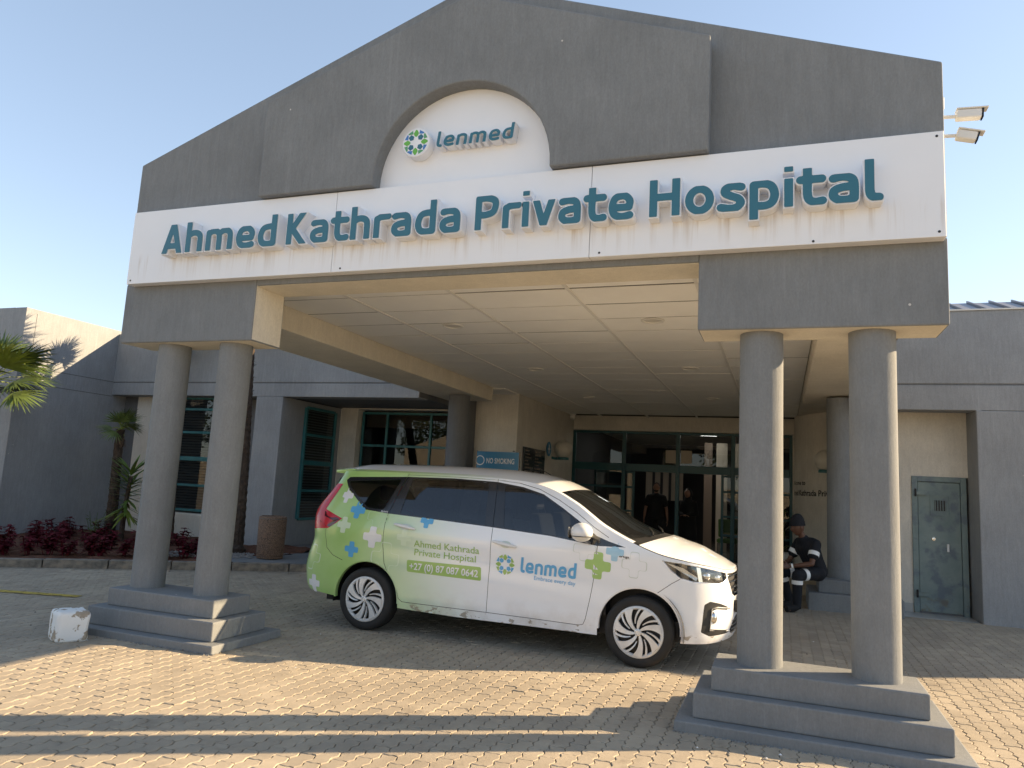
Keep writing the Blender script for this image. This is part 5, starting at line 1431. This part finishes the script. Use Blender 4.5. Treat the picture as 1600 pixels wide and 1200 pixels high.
# A pillars fill the strip between windscreen and side
for sg in (-1, 1):
    b = MB(); vs = []; fs = []; n = 24
    for i in range(n + 1):
        s = 1.90 + (2.66 - 1.90) * i / n; B_ = surf(s, topw(s)); cr = sm(CRN, s); bo = sm(BOW, s)
        for q in (1.0, .975, .945, .922): vs.append((B_[0] + bo * (1 - q * q), sg * B_[1] * q, B_[2] + cr * (1 - q ** 2.4) + (.004 if q in (.975, .945) else -.004 if q < .93 else 0)))
    for i in range(n):
        for k in range(3):
            f = (4 * i + k, 4 * i + k + 1, 4 * i + k + 5, 4 * i + k + 4); fs.append(f[::-1] if sg < 0 else f)
    b.add(vs, fs, 'car'); b.build('windscreen_pillar', car, smooth=True)
b = MB()
for y0 in (-.45, .12):
    b.tube([(2.77, y0 - .02, 1.110), (2.72, y0 + .25, 1.125), (2.64, y0 + .50, 1.150)], .009, 'black', 6)
b.build('wiper', car, smooth=True)
b = MB(); b.tube([(1.55, .25, 1.62), (1.35, .25, 1.72)], .004, 'black', 5); b.build('aerial', car)
# spoiler over the tailgate
b = MB(); n = 20; vs = []
for i in range(n + 1):
    y = -.60 + 1.2 * i / n; c = 1 - (abs(y) / .66) ** 2.5; xx = -.62 - .06 * c
    vs += [(-.40, y, 1.575 + .055 * c), (xx, y, 1.553 + .05 * c), (xx + .01, y, 1.525 + .045 * c), (-.42, y, 1.52 + .03 * c)]
fs = []
for i in range(n):
    for k in range(4): fs.append((4 * i + k, 4 * i + 4 + k, 4 * i + 4 + (k + 1) % 4, 4 * i + (k + 1) % 4))
fs += [(0, 1, 2, 3), (4 * n + 3, 4 * n + 2, 4 * n + 1, 4 * n)]
b.add(vs, fs, 'car'); b.build('spoiler', car, .006, 2, smooth=True)
# rear screen, painted frame behind is body; glass panel proud of it
b = MB(); n = 12; vs = [(-.652 - .225 * (1.47 - z) / .38 - .012 + .05 * (y / .6) ** 2, y, z) for z in (1.12, 1.25, 1.38, 1.48) for y in [-.52 + 1.04 * i / n for i in range(n + 1)]]
fs = [(r_ * (n + 1) + i + 1, r_ * (n + 1) + i, (r_ + 1) * (n + 1) + i, (r_ + 1) * (n + 1) + i + 1) for r_ in range(3) for i in range(n)]
b.add(vs, fs, 'trim'); b.build('rear_window', car, smooth=True)
# dark inner shell, floor and seats
b = MB()
b.box(-.55, -.70, .23, 3.05, .70, .40, 'black'); b.box(.42, -.80, .25, 2.30, .80, .34, 'black'); b.box(-.72, -.72, .42, -.40, .72, .9, 'black'); b.box(2.95, -.60, .28, 3.25, .60, .70, 'black')
b.box(2.42, -.60, .40, 3.1, .60, .80, 'black'); b.box(2.30, -.78, .40, 2.42, .78, 1.0, 'black'); b.build('floor_pan', car)
for sg in (-1, 1):
    for cx in AX:
        b = MB(); n = 24; vs = []
        for i in range(n + 1):
            a = R(190 - 200 * i / n)
            for y in (.50, .835): vs.append((cx + .385 * math.cos(a), sg * y, AZ + .385 * math.sin(a)))
        vs += [(cx, sg * .50, AZ)]
        fs = [(2 * i, 2 * i + 2, 2 * i + 3, 2 * i + 1) for i in range(n)] + [(2 * i, len(vs) - 1, 2 * i + 2) for i in range(n)]
        b.add(vs, fs, 'black'); b.build('wheel_arch_liner', car)
for x in (.30, 1.25, 1.98):
    for y in (-.38, .38):
        b = MB(); b.box(x - .22, y - .23, .62, x + .22, y + .23, .78, 'room'); b.v = list(b.v)
        q = MB(); q.box(-.06, y - .22, 0, .06, y + .22, .50, 'room'); q.v = [(x - .22 - v[2] * .25 + v[0], v[1], .74 + v[2]) for v in q.v]; b.add(q.v, q.f, 'room')
        q = MB(); q.box(x - .44, y - .12, 1.27, x - .34, y + .12, 1.43, 'room'); b.add(q.v, q.f, 'room'); b.build('seat', car, .03, 2)
b = MB(); b.box(2.30, -.72, .85, 2.72, .72, 1.035, 'black'); b.build('dashboard', car, .04)
b = MB(); b.lathe([(.16, 0), (.17, .012), (.16, .024), (.15, .012), (.16, 0)], (0, 0, 0), 'black', 24); o = b.build('steering_wheel', car, smooth=True); o.location = (2.12, -.36, 1.04); o.rotation_euler = (0, R(-65), 0)
# inner black skin so that no daylight shows through the shut lines
b = MB()
for sg in (0, 1):
    for k in ('gap', 'front_door', 'rear_door', 'body'):
        tr = [f for f in groups.get(k, []) if max(V2[i][1] for i in f) < 1.02 and min(V2[i][0] for i in f) > -.6 and max(V2[i][0] for i in f) < 3.2]
        v, f = patch(tr, -.014, bool(sg)); b.add(v, f, 'black')
    v, f = patch(groups.get('gap', []), -.008, bool(sg)); b.add(v, f, 'black')
b.build('inner_skin', car)
# wheels
def wheel_parts():
    t = MB(); prof = [(.20, -.012), (.222, -.002), (.232, .004), (.262, .006), (.284, .0), (.297, -.016), (.3015, -.04), (.3015, -.150), (.297, -.172), (.27, -.186), (.20, -.18)]
    t.lathe(prof, (0, 0, 0), 'rubber', 64, 'Y', -1)
    for k in range(5):
        y = .045 + k * .026; t.lathe([(.3022, y), (.2975, y + .002), (.2975, y + .006), (.3022, y + .008)], (0, 0, 0), 'black', 64, 'Y')
    tyre = t.mesh('tyre')
    d = MB(); d.lathe([(.0001, .035), (.19, .04), (.205, .01)], (0, 0, 0), 'black', 48, 'Y'); disc = d.mesh('brake_disc')
    h = MB()
    h.lathe([(.222, .006), (.215, -.006), (.203, -.010), (.196, -.004), (.188, .010)], (0, 0, 0), 'silver', 64, 'Y')
    def swirl(r, a0, tw): a = a0 + tw * (r - .04) / .16; return r * math.cos(a), r * math.sin(a)
    for k in range(7):
        a0 = 2 * math.pi * k / 7
        for (tw, wa, wb, o1, r0, r1) in ((-.48, .22, .42, 0.0, .030, .205), (-.55, .10, .10, .45, .075, .200)):
            vs = []; n = 8
            for i in range(n + 1):
                f = i / n; r = r0 + (r1 - r0) * f; w = wa + (wb - wa) * f
                if r0 < .05: w = .30 * (1 - f) ** 3 + w
                yy = -.012 - .012 * math.sin(math.pi * min(1, f * 1.0)) * .6 + .004 * (o1 > 0)
                x0_, z0_ = swirl(r, a0 + o1 - w * .5, tw); x1_, z1_ = swirl(r, a0 + o1 + w * .5, tw)
                vs += [(x0_, yy, z0_), (x1_, yy - .003, z1_), (x0_, yy + .022, z0_), (x1_, yy + .022, z1_)]
            fs = []
            for i in range(n):
                q = 4 * i; fs += [(q, q + 1, q + 5, q + 4), (q, q + 4, q + 6, q + 2), (q + 1, q + 3, q + 7, q + 5)]
            h.add(vs, fs, 'silver')
    hub = h.mesh('hubcap')
    c = MB(); c.lathe([(.0001, -.024), (.024, -.024), (.029, -.020), (.031, -.010)], (0, 0, 0), 'silver', 28, 'Y'); c.lathe([(.021, -.0246), (.019, -.0262), (.016, -.0262), (.0145, -.0246)], (0, 0, 0), 'chrome_soft', 24, 'Y'); cap = c.mesh('centre_cap')
    for m_ in (hub, cap, tyre):
        for p in m_.polygons: p.use_smooth = m_ is not hub
    return tyre, disc, hub, cap
WT = wheel_parts()
for cx in AX:
    for sg in (1, -1):
        w = bpy.data.objects.new('wheel', None); col.objects.link(w); w.parent = car; w.location = (cx, -.852 * sg, .3010); w.rotation_euler = (0, 0, 0 if sg > 0 else math.pi); w.empty_display_size = .1
        roll = R(12 if cx > 1 else 31)
        for nm, mm in zip(('tyre', 'brake_disc', 'hubcap', 'centre_cap'), WT):
            o = link(nm, mm, w); o.rotation_euler = (0, roll, 0)

# ------------------------------------------------------------------ printed livery, laid on the body surface
def decal(polys_, mt, off=.0022, name='livery_print', both=True, step=.045):
    """polys_: list of closed outlines in (s, w); even-odd filled, gridded and laid on the side"""
    vs = []; es = []
    for p in polys_:
        q = dens(p, step); b0 = len(vs); vs += [Vector(x) for x in q]; es += [(b0 + i, b0 + (i + 1) % len(q)) for i in range(len(q))]
    x0, x1 = min(v.x for v in vs), max(v.x for v in vs); y0, y1 = min(v.y for v in vs), max(v.y for v in vs)
    for i in range(1, int((x1 - x0) / step) + 1):
        for j in range(1, int((y1 - y0) / step) + 1): vs.append(Vector((x0 + i * step - .011, y0 + j * step - .007)))
    V, E_, F_, *_ = delaunay_2d_cdt(vs, es, [], 0, 1e-6); V = [tuple(v) for v in V]
    out = []
    for f in F_:
        c = (sum(V[i][0] for i in f) / 3, sum(V[i][1] for i in f) / 3)
        if sum(inpoly(c, p) for p in polys_) % 2 and not inpoly(c, band) and not any(inpoly(c, gp) for k, gp in regions if k == 'gap') and inpoly(c, outline): out.append(f)
    b = MB()
    b.add([surfn(v[0], v[1], off) for v in V], out, mt)
    return b.build(name, car)
def cross(c, r, t=.36, rot=-.06, rd=.18):
    k = t * r; P = [(-k, r), (k, r), (k, k), (r, k), (r, -k), (k, -k), (k, -r), (-k, -r), (-k, -k), (-r, -k), (-r, k), (-k, k)]
    P = rnd_poly(P, r * rd, 3)
    return [(c[0] + x * math.cos(rot) - y * math.sin(rot), c[1] + x * math.sin(rot) + y * math.cos(rot)) for x, y in P]
decal([cross((-.367, 1.305), .078)], 'car_white'); decal([cross((-.185, 1.165), .085)], 'car_blue', .0026)
decal([cross((-.312, 1.008), .080)], 'car_palewhite'); decal([cross((.036, .91), .105)], 'car_white', .0026); decal([cross((-.197, .773), .078)], 'car_blue')
decal([cross((.194, .714), .160), cross((.194, .714), .148)], 'car_palewhite'); decal([cross((.06, 1.115), .115), cross((.06, 1.115), .104)], 'car_pale')
decal([cross((.393, .932), .080)], 'car_palewhite'); decal([cross((.62, 1.108), .070)], 'car_blue')
decal([cross((-.706, .66), .13), cross((-.706, .66), .118)], 'car_palewhite'); decal([cross((-.65, .40), .085)], 'car_white')
decal([cross((2.228, .965), .105), cross((2.228, .965), .100)], 'car_grey'); decal([cross((2.354, .832), .118)], 'car_green', .0026)
decal([cross((2.505, .962), .080)], 'car_skyblue', .003); decal([cross((2.68, .864), .112), cross((2.68, .864), .106)], 'car_grey')
bx4 = rnd_poly([(.441, .722), (1.228, .718), (1.239, .594), (.449, .610)], .02); decal([bx4], 'car_text', .0026)
def side_text(txt, s0, s1, w0, w1, h, mt, bold=0.0, off=.0042, shear=0.0, parent=None):
    me = text_mesh(txt, 1.0, offset=bold, shear=shear); bm = bmesh.new(); bm.from_mesh(me); bpy.data.meshes.remove(me)
    bmesh.ops.triangulate(bm, faces=bm.faces); 
    V = [tuple(v.co) for v in bm.verts]; B = bounds(V); k = h / CAP; fx = (s1 - s0) / (B[1] - B[0])
    vs = []
    for v in V:
        s = s0 + (v[0] - B[0]) * fx; t = (s - s0) / (s1 - s0); w = w0 + (w1 - w0) * t + v[1] * k; vs.append(surfn(s, w, off))
    fs = [[v.index for v in f.verts] for f in bm.faces]; bm.free()
    b = MB(); b.add(vs, fs, mt); return b.build('livery_lettering', car)
side_text('Ahmed Kathrada', .505, 1.205, .855, .838, .062, 'car_text', .002)
side_text('Private Hospital', .515, 1.170, .772, .757, .062, 'car_text', .002)
side_text('+27 (0) 87 087 0642', .475, 1.205, .636, .624, .062, 'car_white', .018, .0056)
pos, fx = word_layout('lenmed', 1.618, 2.155, .138, 1.12, .07, .095)
for ch, px in zip('lenmed', pos):
    V, F = fill(glyph(ch, 0.0, .095, 1.12, .08)); b = MB()
    b.add([surfn(px + v[0] * .138 * fx, .704 - .012 * (px - 1.618) / .5 + v[1] * .138, .0045) for v in V], F, 'car_blue'); b.build('livery_lettering', car)
side_text('Embrace every day', 1.760, 2.152, .652, .636, .036, 'car_blue', .004)
side_text('ertiga', 2.545, 2.635, .921, .917, .020, 'trim', .01)
side_text('SHVS', .085, .165, 1.160, 1.156, .016, 'car_white', .01, .006)
for pts, mt in emblem(None, 1.470, .764, .098, 0, None):
    b = MB(); b.add([surfn(s, w, .0042) for s, w in pts], [list(range(len(pts)))], {'logo_green': 'car_text', 'letter': 'car_blue', 'logo_mid': 'car_text', 'logo_blue': 'car_blue'}[mt]); b.build('livery_petal', car)
# printed notice lying behind the rear door glass
b = MB(); b.add([surfn(.93, 1.49, -.02), surfn(.93, 1.165, -.02), surfn(1.13, 1.155, -.02), surfn(1.13, 1.485, -.02)], [(0, 1, 2, 3)], 'kerb'); b.build('window_notice', car)

# ------------------------------------------------------------------ people
def caps_mesh(caps, mt, vox=.0075, sm_=3, extra=()):
    """one continuous surface grown from tapered capsules (p, q, r0, r1) by voxel union and smoothing"""
    b = MB()
    for p, q, r0, r1 in caps:
        p = Vector(p); q = Vector(q); d = (q - p)
        if d.length < 1e-4: d = Vector((0, 0, 1e-3)); q = p + d
        L_ = d.length; d.normalize(); n = 4; pts = []; rad = []
        for k in range(n + 1): t = math.pi / 2 * k / n; pts.append(p - d * r0 * math.cos(t)); rad.append(max(r0 * math.sin(t), .0008))
        for k in range(n + 1): t = math.pi / 2 * k / n; pts.append(q + d * r1 * math.sin(t)); rad.append(max(r1 * math.cos(t), .0008))
        b.tube(pts, rad, mt, 14)
    me = b.mesh('caps')
    if extra:
        bm = bmesh.new(); bm.from_mesh(me)
        for e in extra: bm.from_mesh(e)
        bm.to_mesh(me); bm.free()
    o = bpy.data.objects.new('s', me); col.objects.link(o)
    r_ = o.modifiers.new('r', 'REMESH'); r_.mode = 'VOXEL'; r_.voxel_size = vox; r_.use_smooth_shade = True
    sm = o.modifiers.new('s', 'SMOOTH'); sm.factor = .5; sm.iterations = sm_
    dg = bpy.context.evaluated_depsgraph_get(); dg.update(); out = bpy.data.meshes.new_from_object(o.evaluated_get(dg)); bpy.data.objects.remove(o)
    out.materials.clear(); out.materials.append(M[mt])
    for p in out.polygons: p.use_smooth = True; p.material_index = 0
    return out
def V3(*a): return Vector(a)
def body_caps(N, g=0.0, parts='all'):
    """torso, limbs and hands as capsules from the joint table"""
    c = []; n = {k: Vector(v) for k, v in N.items()}
    def A(a, b_, r0, r1): c.append((a, b_, r0 + g, r1 + g))
    side = (n['lsh'] - n['rsh']).normalized()
    if parts in ('all', 'torso'):
        for s_ in (-1, 0, 1):
            A(n['pelvis'] + side * .065 * s_, n['waist'] + side * .055 * s_, .105, .098); A(n['waist'] + side * .055 * s_, n['chest'] + side * .065 * s_, .098, .112)
        A(n['lsh'] * .8 + n['rsh'] * .2, n['rsh'] * .8 + n['lsh'] * .2, .078, .078); A(n['chest'], n['neckb'], .105, .062)
        A(n['lsh'] * .85 + n['chest'] * .15, n['neckb'], .055, .045); A(n['rsh'] * .85 + n['chest'] * .15, n['neckb'], .055, .045)
    if parts == 'all': A(n['neckb'], n['skull'], .054, .050)
    for k in 'lr':
        if parts in ('all',):
            A(n[k + 'sh'], n[k + 'el'], .054, .040); A(n[k + 'el'], n[k + 'el'] * .6 + n[k + 'w'] * .4, .040, .038); A(n[k + 'el'] * .6 + n[k + 'w'] * .4, n[k + 'w'], .038, .024)
        if parts == 'torso': A(n[k + 'sh'], n[k + 'sh'] * .42 + n[k + 'el'] * .58, .060, .060)
        if parts in ('all', 'legs'):
            A(n[k + 'hip'], n[k + 'kn'], .085, .060); A(n[k + 'kn'], n[k + 'kn'] * .6 + n[k + 'an'] * .4, .060, .054); A(n[k + 'kn'] * .6 + n[k + 'an'] * .4, n[k + 'an'] + V3(0, 0, .02 if parts == 'legs' else 0), .054, .046 if parts == 'legs' else .036)
        if parts == 'all': A(n[k + 'an'], n[k + 'toe'], .036, .030)
    if parts == 'legs': A(n['lhip'], n['rhip'], .098, .098); A(n['pelvis'], n['waist'] * .4 + n['pelvis'] * .6, .11, .11)
    return c
def hand_caps(wrist, d, palm_n, side, curl=.6):
    d = Vector(d).normalized(); side = Vector(side).normalized(); pn = Vector(palm_n).normalized(); W = Vector(wrist); c = []
    for o in (-.026, -.010, .010, .026): c.append((W + d * .01 + side * o * .6, W + d * .085 + side * o, .015, .0125))
    for k, (o, L_) in enumerate(((.027, .070), (.009, .080), (-.009, .074), (-.027, .058))):
        p0 = W + d * .088 + side * o; p1 = p0 + (d + pn * curl * .5 + side * o * 2).normalized() * L_ * .5; p2 = p1 + (d * (1 - curl) + pn * curl).normalized() * L_ * .5
        c += [(p0, p1, .0092, .0085), (p1, p2, .0085, .0072)]
    t0 = W + d * .030 + side * .028; t1 = t0 + (d * .7 + side * .6 + pn * .4).normalized() * .042; t2 = t1 + (d * .9 + pn * .5).normalized() * .03
    c += [(t0, t1, .0125, .0105), (t1, t2, .0105, .008)]
    return c
def head_mesh(c, yaw, tilt, mt, sc=1.0):
    bm = bmesh.new(); bmesh.ops.create_icosphere(bm, subdivisions=4, radius=1)
    for v in bm.verts:
        x, y, z = v.co; r = Vector((x, y, z))
        X, Y, Z = x * .076, y * .095, z * .118           # facing -Y
        if z < 0: X *= 1 - .26 * (-z) ** 1.3; Y *= 1 - .10 * (-z)
        if y < -.2 and z < .1:
            X *= .97
        n = math.exp(-((x / .17) ** 2 + ((z + .10) / .26) ** 2)) if y < 0 else 0; Y -= .024 * n * (1 if z < .12 else .3)
        for ex in (-.38, .38):
            e_ = math.exp(-(((x - ex) / .2) ** 2 + ((z - .12) / .13) ** 2)) if y < 0 else 0; Y += .010 * e_
            br = math.exp(-(((x - ex) / .28) ** 2 + ((z - .30) / .09) ** 2)) if y < 0 else 0; Y -= .005 * br
        mo = math.exp(-((x / .32) ** 2 + ((z + .50) / .10) ** 2)) if y < 0 else 0; Y -= .009 * mo
        gap_ = math.exp(-((x / .30) ** 2 + ((z + .50) / .025) ** 2)) if y < 0 else 0; Y += .008 * gap_
        ch = math.exp(-((x / .3) ** 2 + ((z + .85) / .15) ** 2)) if y < 0 else 0; Y -= .008 * ch
        v.co = Vector((X, Y, Z)) * sc
    for sx_ in (-1, 1):
        r_ = bmesh.ops.create_icosphere(bm, subdivisions=2, radius=1)
        for v in r_['verts']: v.co = Vector((sx_ * .077 + v.co.x * .012, .008 + v.co.y * .018, -.002 + v.co.z * .030)) * sc
    for f in bm.faces: f.smooth = True
    bm.transform(Matrix.Translation(c) @ Matrix.Rotation(yaw, 4, 'Z') @ Matrix.Rotation(tilt, 4, 'X'))
    me = bpy.data.meshes.new('head'); bm.to_mesh(me); bm.free(); me.materials.append(M[mt]); return me
def join_into(dst, srcs):
    bm = bmesh.new(); bm.from_mesh(dst)
    for s in srcs: bm.from_mesh(s)
    bm.to_mesh(dst); bm.free(); return dst
def ringband(p, q, r0, r1, w, mt, parent, name='reflective_band', n=18, el=1.0):
    p = Vector(p); q = Vector(q); d = (q - p).normalized(); b = MB()
    b.tube([p, p + (q - p) * .5, q], [r0, (r0 + r1) / 2, r1], mt, n, cap=False); return b.build(name, parent, smooth=True)

# seated man on the rear pedestal, looking along the drive, phone in his hands.  local frame: +x right, facing about (-.75, -.66)
P = thing('person', 'seated man in dark overalls with white reflective bands and dark beanie, using a phone', 'person', None, (.46, 11.44, 0))
fw = Vector((-.80, -.60, 0)).normalized(); rt = Vector((fw.y, -fw.x, 0)) * -1   # rt: his left in world
def L(f, s, z): return tuple(fw * f + rt * s + Vector((0, 0, z)))
N = {'pelvis': L(0, 0, .54), 'waist': L(.05, 0, .68), 'chest': L(.14, 0, .86), 'neckb': L(.20, 0, .965), 'skull': L(.27, 0, 1.08)}
hands = []
for sg, k in ((1, 'l'), (-1, 'r')):
    N[k + 'sh'] = L(.14, .175 * sg, .915); N[k + 'el'] = L(.26, .235 * sg, .655); N[k + 'w'] = L(.50, .085 * sg, .60)
    hands += hand_caps(N[k + 'w'], fw * 1.0 - rt * sg * .35, (0, 0, 1), -rt * sg * .3 + Vector((0, 0, .9)), .55)
    N[k + 'hip'] = L(.05, .10 * sg, .515); N[k + 'kn'] = L(.44, .17 * sg, .49); N[k + 'an'] = L(.38 + (.06 if sg > 0 else -.06), .16 * sg, .10); N[k + 'toe'] = L(.52 + (.06 if sg > 0 else -.06), .18 * sg, .04)
hc = Vector(L(.305, 0, 1.135)); yaw = math.atan2(fw.y, fw.x) + R(90)
link('body', join_into(caps_mesh(body_caps(N, -.004) + hands, 'skin'), [head_mesh(hc, yaw - .1, R(14), 'skin', 1.0)]), P, True)
link('shirt', caps_mesh(body_caps(N, .012, 'torso'), 'cloth', .010, 2), P, True); link('trousers', caps_mesh(body_caps(N, .013, 'legs'), 'cloth', .010, 2), P, True)
for k in 'lr':
    a = Vector(N[k + 'sh'][:3]); c = Vector(N[k + 'el'][:3]); ringband(a + (c - a) * .40, a + (c - a) * .60, .0735, .0735, .05, 'band', P)
    a = Vector(N[k + 'hip'][:3]); c = Vector(N[k + 'kn'][:3]); ringband(a + (c - a) * .60, a + (c - a) * .76, .086, .082, .05, 'band', P)
    a = Vector(N[k + 'kn'][:3]); c = Vector(N[k + 'an'][:3]); ringband(a + (c - a) * .16, a + (c - a) * .30, .075, .073, .05, 'band', P)
    an = Vector(N[k + 'an'][:3]); b = MB(); dd = fw
    b.tube([an + Vector((0, 0, .06)), an - Vector((0, 0, .02)), an + dd * .06 - Vector((0, 0, .045)), an + dd * .17 - Vector((0, 0, .055))], [.054, .060, .052, .043], 'cloth_black', 12); b.build('boot', P, smooth=True)
b = MB(); w_ = Vector(N['lw'][:3]); ev = Vector(N['lel'][:3]); dd = (w_ - ev).normalized(); b.tube([w_ - dd * .045, w_ - dd * .02], .037, 'band', 14); b.build('watch', P, smooth=True)
b = MB(); pc = Vector(L(.62, 0, .625)); b.box(-.037, -.075, -.005, .037, .075, .005, 'trim'); ph = b.build('phone', None, .003); ph.location = Vector(P.location) + pc; ph.rotation_euler = (R(25), 0, yaw)
tag(ph, 'dark phone held in both hands by the seated man', 'phone')
# beanie
bm = bmesh.new(); bmesh.ops.create_icosphere(bm, subdivisions=4, radius=1)
for v in bm.verts:
    x, y, z = v.co; v.co = Vector((x * .089, y * .106, max(z, -.05) * (.160 + .02 * (y > 0) * y)))
    if z <= 0: v.co.x *= 1.03; v.co.y *= 1.03
    v.co.x *= 1 + .015 * math.sin(math.atan2(y, x) * 30)
for f in bm.faces: f.smooth = True
bm.transform(Matrix.Translation(hc + Vector((0, 0, .028))) @ Matrix.Rotation(yaw - .1, 4, 'Z') @ Matrix.Rotation(R(4), 4, 'X'))
me = bpy.data.meshes.new('beanie'); bm.to_mesh(me); bm.free(); me.materials.append(M['cloth']); link('beanie', me, P)

def stander(loc, yaw, H_, label, woman):
    t = thing('person', label, 'person', None, loc, yaw); k = H_ / 1.72
    n = {'pelvis': (0, 0, .95), 'waist': (0, 0, 1.10), 'chest': (0, 0, 1.30), 'neckb': (0, 0, 1.44), 'skull': (0, -.01, 1.56)}; hands = []
    for sg, q in ((1, 'l'), (-1, 'r')):
        n[q + 'sh'] = (.175 * sg, 0, 1.385)
        if woman: n[q + 'el'] = (.23 * sg, -.02, 1.13); n[q + 'w'] = (.06 * sg, -.20, 1.08); d = (-sg, -.25, 0); pn = (0, .4, -1)
        else: n[q + 'el'] = (.25 * sg, .02, 1.12); n[q + 'w'] = (.28 * sg, -.05, .87); d = (0, -.1, -1); pn = (-sg, 0, 0)
        n[q + 'hip'] = (.095 * sg, 0, .90); n[q + 'kn'] = (.12 * sg, -.01, .50); n[q + 'an'] = (.13 * sg, .02, .09); n[q + 'toe'] = (.14 * sg, -.11, .035)
    n = {a: (v[0] * k, v[1] * k, v[2] * k) for a, v in n.items()}
    for sg, q in ((1, 'l'), (-1, 'r')):
        hands += hand_caps(n[q + 'w'], (-sg, -.25, 0) if woman else (0, -.1, -1), (0, .4, -1) if woman else (-sg, 0, 0), (0, -1, .1), .35)
    link('body', join_into(caps_mesh(body_caps(n, -.004) + hands, 'skin_light'), [head_mesh(Vector((0, -.015, 1.62 * k)), 0, 0, 'skin_light')]), t, True)
    if woman:
        b = MB(); b.lathe([(.27, .03), (.25, .35), (.215, .8), (.20, 1.05), (.215, 1.28), (.20, 1.40), (.10, 1.475), (.07, 1.50)], (0, 0, 0), 'cloth_black', 28)
        b.v = [(x * 1.0, y * .68, z * k) for x, y, z in b.v]; b.build('robe', t, smooth=True, angle=80)
        for q in 'lr': link('sleeve', caps_mesh([(n[q + 'sh'], n[q + 'el'], .07, .062), (n[q + 'el'], n[q + 'w'], .062, .05)], 'cloth_black', .012, 2), t, True)
        link('headscarf', caps_mesh([((0, .03, 1.64 * k), (0, .035, 1.60 * k), .108, .10), ((0, .02, 1.56 * k), (0, .0, 1.42 * k), .075, .12), ((.0, -.005, 1.70 * k), (0, .02, 1.70 * k), .06, .08)], 'cloth_black', .012, 3), t, True)
    else:
        link('shirt', caps_mesh(body_caps(n, .012, 'torso'), 'cloth_black', .011, 2), t, True); link('trousers', caps_mesh(body_caps(n, .013, 'legs'), 'cloth_black', .012, 2), t, True)
        b = MB(); b.ball((0, .012, 1.655 * k), .1, 'cloth_black', 12, (.82, 1.0, .98)); b.v = [(x, y, max(z, 1.66 * k)) for x, y, z in b.v]; b.build('hair', t, smooth=True, angle=80)
        b = MB(); b.ball((0, -.055, 1.555 * k), .05, 'cloth_black', 8, (1.05, .8, .8)); b.build('beard', t, smooth=True)
    for sg in (-1, 1):
        b = MB(); b.tube([(.13 * sg, .05, .05), (.135 * sg, -.05, .045), (.14 * sg, -.15, .03)], [.045, .045, .032], 'cloth_black', 10); b.build('shoe', t, smooth=True)
    return t
stander((-2.88, 18.35, .004), R(6), 1.74, 'bearded man in a dark short sleeved shirt standing in the open doorway', False)
stander((-2.14, 18.5, .004), R(-10), 1.62, 'woman in a black robe and headscarf standing in the open doorway', True)
